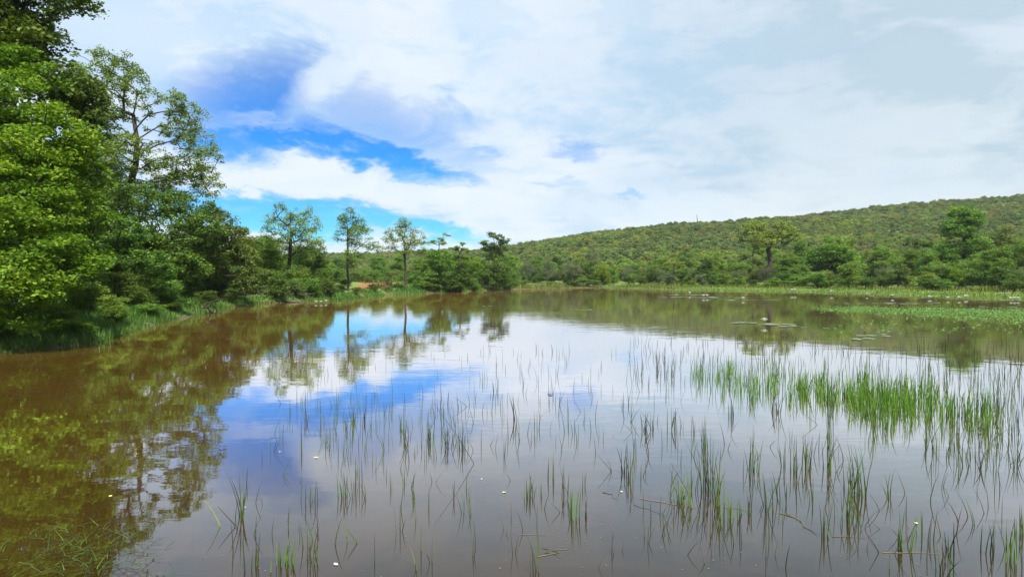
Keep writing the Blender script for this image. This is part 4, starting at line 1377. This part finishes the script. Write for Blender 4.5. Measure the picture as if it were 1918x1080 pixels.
def reed_mass(name, label, n, seed, fn, hh, w, mat, lean=0.14):
    rs = RS(seed)
    P, h = [], []
    while len(P) < n:
        px, py, k = fn(rs)
        x, y = on_water(px, py)
        P.append((x, y, -0.05)); h.append(rs.uniform(*hh) * k + 0.05)
    P = np.array(P); h = np.array(h)
    V, F, t = blades_np(P, h, w * rs.uniform(0.7, 1.3, n) * (1 + 0.02 * P[:, 1]), np.abs(rs.normal(0, lean, n)), rs, 3, None, 0.8)
    return tag(obj(name, mesh_np(name, V, F, mat, t)), label, 'reeds', kind='stuff')


# the bright reed bed: centre line runs from (1310,705) to (1880,790)
_r = RS(9)
CL = []
for _i in range(150):
    _t = _r.uniform(0, 1) if _r.uniform() < 0.75 else min(1, max(0, _r.normal(0.62, 0.14)))
    _x, _y = 1300 + 580 * _t, 708 + 72 * _t ** 1.1 + _r.normal(0, 13 + 7 * _t)
    CL.append((_x, _y, (1.25 if abs(_x - 1640) < 45 else 1.1 if abs(_x - 1735) < 40 else 0.8) * _r.uniform(0.2, 1.4), _r.uniform(0.75, 1.25)))
_w = np.array([c[2] for c in CL]); _w /= _w.sum()


def bed(rs):
    if rs.uniform() < 0.82:
        c = CL[rs.choice(len(CL), p=_w)]
        return c[0] + rs.normal(0, 7), c[1] + rs.normal(0, 2.5), c[3] * (1 if rs.uniform() < .8 else 1.2)
    while True:
        t = rs.uniform(0, 1)
        px = 1300 + 580 * t
        mid = 706 + 78 * t ** 1.1
        py = mid + rs.normal(0, 15 + 8 * t)
        dens = 0.22 + 0.78 * math.exp(-((px - 1640) / 45) ** 2) + 0.45 * math.exp(-((px - 1730) / 35) ** 2) + 0.3 * math.exp(-((px - 1520) / 60) ** 2)
        dens *= 0.35 + 1.0 * max(0, math.sin(px * 0.21 + py * 0.05) * 0.5 + 0.5) ** 2
        if py < 668 or py > 830:
            continue
        if rs.uniform() < dens:
            return px, py, 1.0 if rs.uniform() < .8 else 1.3


reed_mass('reed_bed', 'bright green reed bed in a loose band across the water on the right', 1450, 601, bed, (0.11, 0.33), 0.0088, REED_BRIGHT)


def sparse(x0, x1, y0, y1, pw=1.0):
    def f(rs):
        return rs.uniform(x0, x1), y0 + (y1 - y0) * rs.uniform() ** pw, rs.uniform(0.5, 1.1)
    return f


reed_mass('sparse_reeds', 'thin scattered reeds beyond the bright reed bed', 330, 602, sparse(1180, 1915, 640, 720), (0.2, 0.42), 0.0075, REED_DARK)
reed_mass('sparse_reeds', 'thin scattered reeds over the middle of the pond', 200, 603, sparse(560, 1300, 660, 850, 1.2), (0.12, 0.32), 0.0065, REED)
DEAD = leaf_mat('reed_dead', (0.035, 0.024, 0.010), (0.070, 0.052, 0.022), (0.12, 0.10, 0.045), 0.08, 0.6, 0.15)
reed_mass('sparse_reeds', 'fine green stalks rising through the blue and violet reflection', 120, 605, sparse(530, 890, 735, 870, 1.0), (0.12, 0.30), 0.0065, REED)
reed_mass('dead_reeds', 'brown dead reed stems leaning among the foreground tufts', 70, 606, sparse(1180, 1915, 790, 1075, 1.0), (0.10, 0.26), 0.0065, DEAD, 0.35)
reed_mass('dead_reeds', 'brown dead reed stems scattered over the grey water of the middle', 40, 607, sparse(440, 1200, 780, 1075, 1.0), (0.08, 0.22), 0.0055, DEAD, 0.35)
reed_mass('sparse_reeds', 'thin scattered reeds at the picture side behind the corner tufts', 260, 604, sparse(1730, 1918, 680, 860), (0.15, 0.4), 0.007, REED)


# bent and lying stalks -------------------------------------------------------
def poly_stalk(name, label, cat, pts, r, mat, group=None):
    """a stalk through 3-D points, first point is where it stands or starts"""
    P = [Vector(p) for p in pts]
    o0 = P[0].copy()
    V, F = [], []
    for i, p in enumerate(P):
        d = (P[min(i + 1, len(P) - 1)] - P[max(i - 1, 0)]).normalized()
        ref = Vector((0, 0, 1)) if abs(d.z) < 0.9 else Vector((1, 0, 0))
        u = d.cross(ref).normalized(); v = d.cross(u)
        rr = r * (1 - 0.7 * i / (len(P) - 1))
        for k in range(5):
            a = k / 5 * 2 * math.pi
            V.append(tuple(p - o0 + u * math.cos(a) * rr + v * math.sin(a) * rr))
    for i in range(len(P) - 1):
        for k in range(5):
            F.append((i * 5 + k, i * 5 + (k + 1) % 5, (i + 1) * 5 + (k + 1) % 5, (i + 1) * 5 + k))
    me = mesh_np(name, np.array(V), np.array(F), mat, np.full(len(F), random.Random(len(V) + int(o0.x * 100)).random()), smooth=True)
    return tag(obj(name, me, None, o0), label, cat, group)


def bent(px, py, tx, ty, h1, label, r=0.0035, mat=None):
    """stalk rising from the water at (px,py), leaning to photo point (tx,ty)"""
    x, y = on_water(px, py)
    xt, zt = at_depth(tx, ty, y - 0.02)
    zt = max(zt, 0.03)
    poly_stalk('leaning_reed', label, 'reed stalk', [(x, y, -0.04), (x, y, 0.01), (x + (xt - x) * .45, y - .01, 0.01 + (zt - .01) * (.45 + h1)), (xt, y - 0.02, zt)], r, mat or REED_DARK)


bent(887, 868, 812, 755, 0.05, 'long thin stalk leaning far over beside the reed pair')
bent(1087, 771, 1075, 750, 0.0, 'short leaning stalk with an arrow-shaped reflection in pale water')
bent(1144, 882, 1118, 850, 0.0, 'stalk bent like an arrowhead before the blackish two-bladed tuft')
bent(1183, 809, 1168, 793, 0.0, 'small slanting stalk just before the ragged dark tuft')
bent(1048, 959, 1032, 942, 0.0, 'slanting stalk beside the bright tall tuft')
bent(1287, 922, 1256, 866, 0.04, 'slanting stalk rising beside the grassy tuft of the foreground')
bent(1430, 946, 1418, 905, 0.0, 'leaning stalk beside the V-shaped tall tuft')
bent(1645, 1034, 1628, 1004, 0.0, 'leaning stalk between the tangled and leafy tufts')
bent(1700, 1020, 1712, 985, 0.0, 'stalk leaning the other way beside the leafy tuft')
bent(668, 1016, 650, 990, 0.0, 'thick green stalk bent over above its arrow-shaped reflection', 0.005, REED_BRIGHT)
bent(440, 985, 408, 948, 0.0, 'brown broken stalk bent beside the lone upright tuft', 0.005, REED_DARK)
bent(412, 985, 384, 936, 0.08, 'yellow-green blade arching out of the tree reflection', 0.005, REED_BRIGHT)
bent(874, 761, 852, 744, 0.0, 'short slanting stalk in the far edge of the deep blue reflection')
bent(1530, 795, 1500, 770, 0.0, 'slanting stalk crossing before the reed bed')


def floating(px0, py0, px1, py1, label, r=0.0022, mat=None, sag=0.02):
    a = on_water(px0, py0); b = on_water(px1, py1)
    rs = RS(int(px0 + py0))
    pts = []
    for i in range(6):
        t = i / 5
        pts.append((a[0] * (1 - t) + b[0] * t + rs.normal(0, sag), a[1] * (1 - t) + b[1] * t + rs.normal(0, sag * 0.5), 0.002))
    poly_stalk('floating_straw', label, 'straw', pts, r, mat or STRAW)


floating(1197, 933, 1300, 952, 'long pale straw lying on the water towards the grassy tuft', 0.004)
floating(1468, 960, 1540, 1004, 'pale forked straw lying before the slender green tuft', 0.004)
floating(1480, 962, 1518, 994, 'thin pale straw lying alongside the forked one', 0.0025)
floating(1135, 920, 1160, 935, 'short pale straw near the pinkish petal', 0.0025)
floating(1190, 944, 1240, 966, 'faint pale straw below the long one', 0.002)
floating(1640, 1032, 1760, 1038, 'yellow straw lying across the foot of the leafy tuft', 0.003)
floating(1560, 1002, 1625, 1008, 'faint straw between the slender and the thick tufts', 0.002)
floating(1012, 1044, 1066, 1024, 'crossed straw lying by the pale pair of blades', 0.003)
floating(1022, 1026, 1050, 1046, 'second straw crossing by the pale pair of blades', 0.0025)
floating(978, 1000, 1015, 1002, 'short faint straw behind the pale pair of blades', 0.002)
floating(250, 932, 275, 912, 'pale stem lying on the tree reflection beside the bright patches', 0.004)
floating(334, 910, 350, 910, 'very short straw lying in the mottled tree reflection', 0.004)
floating(35, 1052, 84, 1076, 'long brown-green stem at the bottom near the corner', 0.005, REED)
floating(60, 1042, 128, 1000, 'green stem lying slantwise in the bottom corner', 0.005, REED)
floating(1348, 770 + 180, 1420, 958, 'thin yellow straw threading the short tufts', 0.002)

# water weed in the bottom corner, lying just at the surface
rs = RS(611)
n = 300
C = []
for i in range(n):
    px, py = rs.normal(170, 70), rs.normal(1040, 34)
    px = min(max(px, 0), 330)
    C.append(on_water(px, min(max(py, 900), 1110)) + (0.0,))
C = np.array(C)
h = rs.uniform(0.03, 0.16, n)
V, F, t = blades_np(C - np.array([0, 0, 0.01]), h, 0.006 * rs.uniform(0.6, 1.3, n), rs.uniform(0.6, 2.2, n), rs, 4, None, 0.6)
V[:, 2] = np.where(V[:, 2] > 0.002, V[:, 2] * 0.35, V[:, 2])
tag(obj('water_weed', mesh_np('water_weed', V, F, REED, t)), 'tangle of yellow-green water weed lying in the bottom corner', 'water weed', kind='stuff')

# floating weed mats on the right ----------------------------------------------
PADM = plain_mat('lily_pad', (0.10, 0.15, 0.05), (0.19, 0.24, 0.12), 0.35, 0.5, 3.0)
MAT_G = leaf_mat('pondweed', (0.03, 0.10, 0.008), (0.075, 0.19, 0.012), (0.19, 0.32, 0.05), 0.2, 0.45, 0.3)
rs = RS(612)
C, q = [], []
while len(C) < 12000:
    px, py = rs.uniform(1500, 1990), rs.uniform(568, 628)
    t = (px - 1520) / 400
    top = 574 - 0 * t + (3 if px < 1700 else 8) * 0 + (px - 1520) * 0.012
    bot = 588 + max(0, t) * 16
    mid = 577 + 8 * t
    d = math.exp(-((py - mid) / 3.6) ** 2) + 0.4 * math.exp(-((py - (mid + 9 * t)) / (3 + 7 * max(t, 0))) ** 2) + 0.015 * (py < 624) * (t > 0.1)
    d *= min(1, max(0, (px - 1515) / 60))
    d *= 0.25 + 0.75 * max(0, math.sin(px * 0.05 + 2.5 * math.sin(py * 0.45)) * 0.5 + 0.5)
    if py < 570 or rs.uniform() > d:
        continue
    C.append(on_water(px, py) + (0.006,))
C = np.array(C)
V, F, t = leaves_np(C, rs.uniform(0, 1, len(C)), 0.05, 1, 0.085, rs, 0.22, 0.7, 0.8)
V[:, 2] = np.abs(V[:, 2]) + 0.002
tag(obj('pondweed_mat', mesh_np('pondweed_mat', V, F, MAT_G, t)), 'bright green mats of floating pondweed off the right shore', 'pondweed', kind='stuff')
# a strip of green shallows hugging the shore
rs = RS(613)
Ps = shore_points(9000, rs, *((-2.2, 0.2) if SG > 0 else (-0.2, 2.2)), 25, 35)
Ps = Ps[(vnoise(Ps[:, 0] * 0.7, Ps[:, 1] * 2.0) + rs.normal(0, .3, len(Ps))) > -0.4]
V, F, t = leaves_np(np.column_stack([Ps, np.full(len(Ps), 0.01)]), rs.uniform(0, 1, len(Ps)), 0.1, 1, 0.16, rs, 0.3, 0.6, 0.7)
V[:, 2] = np.abs(V[:, 2]) + 0.002
tag(obj('shallow_weed', mesh_np('shallow_weed', V, F, MAT_G, t)), 'fringe of green water weed along the right waterline', 'water weed', kind='stuff')


# water lilies -----------------------------------------------------------------
def disc(r, rs, n=11, notch=True, lift=0.0):
    V = [(0, 0, lift)]
    a0 = rs.uniform(0, 6.28)
    for i in range(n):
        a = a0 + (0.22 + (2 * math.pi - 0.44) * i / (n - 1))
        k = r * rs.uniform(0.94, 1.05)
        V.append((math.cos(a) * k, math.sin(a) * k, lift + rs.uniform(0.0, 0.006)))
    F = [(0, i, i + 1) for i in range(1, n)]
    return np.array(V), np.array(F)


PETAL = plain_mat('lily_petal', (0.62, 0.60, 0.56), (0.72, 0.70, 0.66), 0.5, 0.3, 10, 0.2)
CENTRE = plain_mat('lily_centre', (0.75, 0.50, 0.08), (0.85, 0.62, 0.12), 0.6, 0.2, 10)


def flower_mesh(r, rs):
    V, F = [], []
    for ring, (n, tilt, k) in enumerate([(8, 0.55, 1.0), (7, 1.0, 0.8)]):
        for i in range(n):
            a = i / n * 6.283 + ring * 0.4
            d = np.array([math.cos(a) * math.cos(tilt), math.sin(a) * math.cos(tilt), math.sin(tilt)])
            s = np.array([-math.sin(a), math.cos(a), 0])
            b = len(V)
            V += [d * 0.05 * r, d * r * k * 0.55 + s * r * 0.2, d * r * k, d * r * k * 0.55 - s * r * 0.2]
            F.append((b, b + 1, b + 2, b + 3))
    return mesh_np('flower', np.array(V), np.array(F), PETAL)


def lily(px, py, label, pads, flower=1, spread=0.5, r=0.16, fr=0.11, fh=0.07, fpx=None):
    x, y = on_water(px, py)
    rs = RS(int(px * 3 + py))
    e = empty('water_lily', (x, y, 0))
    tag(e, label, 'water lily')
    for i in range(pads):
        rr = r * rs.uniform(0.7, 1.2)
        V, F = disc(rr, rs)
        dx, dy = rs.normal(0, spread), rs.normal(0, spread * 0.55)
        obj('lily_pad', mesh_np('lily_pad', V, F, PADM), e, (dx, dy, 0.008 + 0.004 * (i % 4)))
    for i in range(flower):
        ox = 0.0 if fpx is None else (fpx - px) / FPX * y
        f = obj('flower', flower_mesh(fr, rs), e, (ox + i * 0.3, 0.05 * i, fh))
        V, F = disc(fr * 0.22, rs, 8)
        obj('flower_centre', mesh_np('flower_centre', V, F, CENTRE), f, (0, 0, fr * 0.35))
        n_ = np.array([(0.006 * math.cos(a), 0.006 * math.sin(a), z) for z in (-0.12, 0.01) for a in (0, 2.1, 4.2)])
        obj('stalk', mesh_np('stalk', n_, np.array([(0, 1, 4, 3), (1, 2, 5, 4), (2, 0, 3, 5)]), REED), f)
    return e


lily(1440, 608, 'biggest pale lily pad raft with one white flower held above it', 12, 1, 0.30, 0.20, 0.16, 0.14, 1432)
lily(1390, 605, 'pale green lily pads just before the white-flowered raft', 8, 0, 0.24, 0.16)
lily(1470, 611, 'thin tail of pads stretching from the white-flowered raft', 3, 0, 0.2, 0.15)
lily(1605, 636, 'small raft of pads beside the dark reflection, nearest', 4, 0, 0.3, 0.12)
lily(1648, 629, 'small raft of pads after the nearest one', 4, 0, 0.3, 0.12)
lily(1538, 615, 'few tiny pads floating between the rafts', 3, 0, 0.3, 0.1)
lily(1292, 552, 'long pale raft of lily pads under the far shore bushes', 22, 1, 1.6, 0.3, 0.2, 0.15)
lily(1318, 557, 'bright pale raft of pads with small white flowers before the far shore', 16, 2, 1.1, 0.3, 0.19, 0.12)
lily(1254, 557, 'single small pale raft at the thin end of the far pads', 4, 0, 0.5, 0.25)
lily(1392, 562, 'thin line of pads with one pale flower on the far water', 9, 1, 1.3, 0.22, 0.22, 0.1)
lily(1350, 561, 'faint pads between the far rafts', 6, 0, 1.4, 0.22)
lily(1484, 549, 'white flowers standing up at the grassy edge of the far shore', 3, 2, 0.4, 0.25, 0.26, 0.3)
lily(1558, 551, 'creamy tall flower at the grassy edge near the domed tree', 2, 1, 0.3, 0.25, 0.26, 0.25)
lily(1624, 554, 'small white flower dot on the water near the right shore bushes', 2, 1, 0.3, 0.22, 0.18, 0.15)
lily(1672, 557, 'white flower on a thin raft of pads off the right shore', 8, 1, 0.7, 0.22, 0.2, 0.14)
lily(1742, 559, 'pale flower at the edge of the weedy fringe', 6, 1, 0.7, 0.2, 0.22, 0.1)
lily(1776, 561, 'white flower nearest the shallow weed off the yellow-green bush', 4, 1, 0.4, 0.2, 0.18, 0.12)
lily(1797, 561, 'first of two close white flowers beneath the tallest tree', 3, 1, 0.3, 0.2, 0.18, 0.14)
lily(1810, 559, 'second of two close white flowers beneath the tallest tree', 3, 1, 0.3, 0.2, 0.24, 0.14)
lily(1860, 562, 'flat raft of pale pads leading to the flower cluster', 12, 0, 0.9, 0.2)
lily(1894, 562, 'cluster of large white flowers on pads by the pale rock', 8, 3, 0.5, 0.2, 0.18, 0.12)
lily(1650, 568, 'long dull raft of pads before the green pondweed', 18, 0, 1.6, 0.22)
lily(1860, 580, 'pale pads scattered on the bright pondweed near the picture side', 14, 0, 1.0, 0.17)
lily(1900, 576, 'line of pads beyond the bright pondweed at the picture side', 12, 0, 1.0, 0.17)
lily(592, 568, 'pair of white flowers on pads below the bay bushes', 5, 2, 0.35, 0.16, 0.17, 0.07)
lily(611, 567, 'single white flower on a thin line of pads in the bay', 5, 1, 0.5, 0.14, 0.17, 0.09)
lily(1103, 580, 'thin pale streak of pads in the middle of the brown reflection', 5, 0, 0.5, 0.1)
lily(917, 573, 'small pad spot in front of the dark round tree', 2, 0, 0.2, 0.14)

# fallen petals and leaves on the near water
def fallen(px, py, r, label, mat, name='fallen_petal', cat='petal'):
    x, y = on_water(px, py)
    rs = RS(int(px + py))
    V, F = [], []
    n = 9
    V = [(0, 0, 0.006)] + [(math.cos(i / n * 6.283) * r, math.sin(i / n * 6.283) * r * 0.6, 0.003 + 0.5 * r * rs.uniform(0.0, 0.5)) for i in range(n)]
    F = [(0, 1 + i, 1 + (i + 1) % n) for i in range(n)]
    o = tag(obj(name, mesh_np(name, np.array(V), np.array(F), mat), None, (x, y, 0.001)), label, cat)
    o.rotation_euler[2] = rs.uniform(0, 3)


YLEAF = plain_mat('yellow_leaf', (0.55, 0.55, 0.12), (0.68, 0.66, 0.22), 0.5)
PINK = plain_mat('pink_petal', (0.62, 0.42, 0.34), (0.75, 0.55, 0.45), 0.5)
fallen(524, 846, 0.012, 'tiny white petal floating in the dark blue reflection', PETAL)
fallen(592, 857, 0.022, 'pale yellow-green leaf floating in the blue-grey reflection', YLEAF, 'fallen_leaf', 'leaf')
fallen(458, 950, 0.010, 'tiny white petal floating beside the lone upright tuft', PETAL)
fallen(629, 1057, 0.017, 'cream petal floating at the bottom edge', PETAL)
fallen(944, 922, 0.015, 'yellow leaf floating in the grey water', YLEAF, 'fallen_leaf', 'leaf')
fallen(902, 897, 0.010, 'tiny white petal beyond the yellow leaf', PETAL)
fallen(1164, 921, 0.012, 'pinkish petal floating by the blackish tuft', PINK)
fallen(1031, 739, 0.05, 'brown leaf floating in the pale blue water', BARK, 'fallen_leaf', 'leaf')
fallen(207, 929, 0.018, 'yellowish leaf floating in the tree reflection', YLEAF, 'fallen_leaf', 'leaf')
fallen(1502, 878, 0.012, 'tiny white petal by the wide tuft', PETAL)
fallen(1716, 980, 0.016, 'pale yellow leaf standing against the leafy tuft', YLEAF, 'fallen_leaf', 'leaf')

rs = RS(620)
C = []
for i in range(170):
    px, py = rs.uniform(-40, 1960), 700 + 420 * rs.uniform() ** 0.7
    C.append(on_water(px, py) + (0.003,))
C = np.array(C)
V, F, t = leaves_np(C, rs.uniform(0, 1, len(C)), 0.16, 2, 0.011, rs, 0.02, 0.7, 0.95)
V[:, 2] = 0.002 + np.abs(V[:, 2] - 0.002) * 0.3
tag(obj('floating_debris', mesh_np('floating_debris', V, F, STRAW, t)), 'tiny flecks of plant debris floating on the near water', 'debris', kind='stuff')

# ------------------------------------------------------------------ dead branches at the water, rock, drowned log
def dead_branch(name, label, X, Y, n, seed, size, mat):
    rs = RS(seed)
    z0 = max(ground_z(X, Y), 0.0)
    Cn = np.column_stack([rs.normal(0, size, n), rs.normal(-0.2, size * 0.4, n), np.abs(rs.normal(0.25, 0.25, n))])
    N, par, tips = skeleton(Cn, [(0, 0.5, 0.0), (0, 0.2, 0.15), (0.1, 0, 0.25)], rs, 0.1, 0.12, 0.3)
    V, F = tubes(N, par, tips, 0.012, 0.06, rs, rmin=0, sides=5, stem_n=3)
    return tag(obj(name, mesh_np(name, V, F, mat, smooth=True), None, (X, Y, z0)), label, 'branch')


x, y = on_water(505, 566)
dead_branch('dead_branch', 'grey tangle of dead branches drooping into the water below the dark bush', x, y + 0.6, 60, 701, 0.9, BARK_GREY)
x, y = on_water(545, 565)
dead_branch('dead_branch', 'second grey tangle of dead twigs beside the bright reeds of the bay', x, y + 0.6, 50, 702, 0.7, BARK_GREY)
x, y = on_water(380, 590)
dead_branch('dead_branch', 'dark fallen boughs under the arching tree', x - 0.4, y + 1.2, 30, 703, 0.7, BARK)
poly_stalk('driftwood_log', 'pale driftwood log lying at the foot of the dead branches', 'log', [(-14.9, 39.6, 0.06), (-14.2, 39.3, 0.07), (-13.6, 39.4, 0.05)], 0.08, BARK_GREY)

ROCK = plain_mat('rock_pale', (0.14, 0.12, 0.09), (0.24, 0.21, 0.165), 0.85, 0.2, 5)


def rock(name, label, X, Y, sx, sy, sz, seed):
    rs = RS(seed)
    nu, nv = 14, 8
    V = []
    ph = rs.uniform(0, 6, 6)
    for j in range(nv + 1):
        v = math.pi * j / nv
        for i in range(nu):
            u = 2 * math.pi * i / nu
            k = 1 + 0.16 * math.sin(2 * u + ph[0]) + 0.10 * math.sin(3 * u + 2 * v + ph[1]) + 0.06 * math.sin(5 * v + ph[2])
            V.append((math.sin(v) * math.cos(u) * sx * k, math.sin(v) * math.sin(u) * sy * k, math.cos(v) * sz * k))
    F = [(j * nu + i, j * nu + (i + 1) % nu, (j + 1) * nu + (i + 1) % nu, (j + 1) * nu + i) for j in range(nv) for i in range(nu)]
    return tag(obj(name, mesh_np(name, np.array(V), np.array(F), ROCK), None, (X, Y, ground_z(X, Y) + sz * 0.3)), label, 'rock')


x, z = at_depth(1880, 550, 52)
rock('rock', 'flat pale rock on the grassy edge under the low spreading bush', x, 52, 0.7, 0.5, 0.16, 3)
x, z = at_depth(12, 618, 13.8)
rock('stone', 'small reddish stone in the grass at the edge of the picture', -11.9, 14.1, 0.14, 0.1, 0.09, 5)
x, z = at_depth(230, 606, 20)
rock('stone', 'pale brown stone at the waterline before the dark bush', -12.7, 21.2, 0.2, 0.15, 0.09, 6)

# far mast on the ridge
x, z = at_depth(1306, 404, 352)
zb = ground_z(x, 352)
poly_stalk('dead_tree', 'thin bare dead tree sticking up on the skyline of the hill', 'tree', [(x, 352, zb), (x + 0.3, 352, zb + (z - zb) * 0.5), (x - 0.3, 352, z + 0.6)], 0.45, BARK_GREY)
print('objects', len(bpy.data.objects))

# ------------------------------------------------------------------ haze
hm = bpy.data.materials.new('haze_air')
hm.use_nodes = True
hm.node_tree.nodes.clear()
gh = G(hm.node_tree)
pv = gh.n('ShaderNodeVolumePrincipled')
pv.inputs['Color'].default_value = (0.88, 0.94, 1.0, 1)
pv.inputs['Density'].default_value = 0.00016
oh = gh.n('ShaderNodeOutputMaterial')
gh.l(pv.outputs[0], oh.inputs['Volume'])
x0, x1, y0, y1, z0, z1 = -5200, 5400, -3300, 8600, -3, 80
hv = np.array([(x, y, z) for z in (z0, z1) for x, y in ((x0, y0), (x1, y0), (x1, y1), (x0, y1))], float)
hf = np.array([(3, 2, 1, 0), (4, 5, 6, 7), (0, 1, 5, 4), (1, 2, 6, 5), (2, 3, 7, 6), (3, 0, 4, 7)])
tag(obj('haze', mesh_np('haze', hv, hf, hm)), 'thin pale air over the valley', 'haze', kind='stuff')
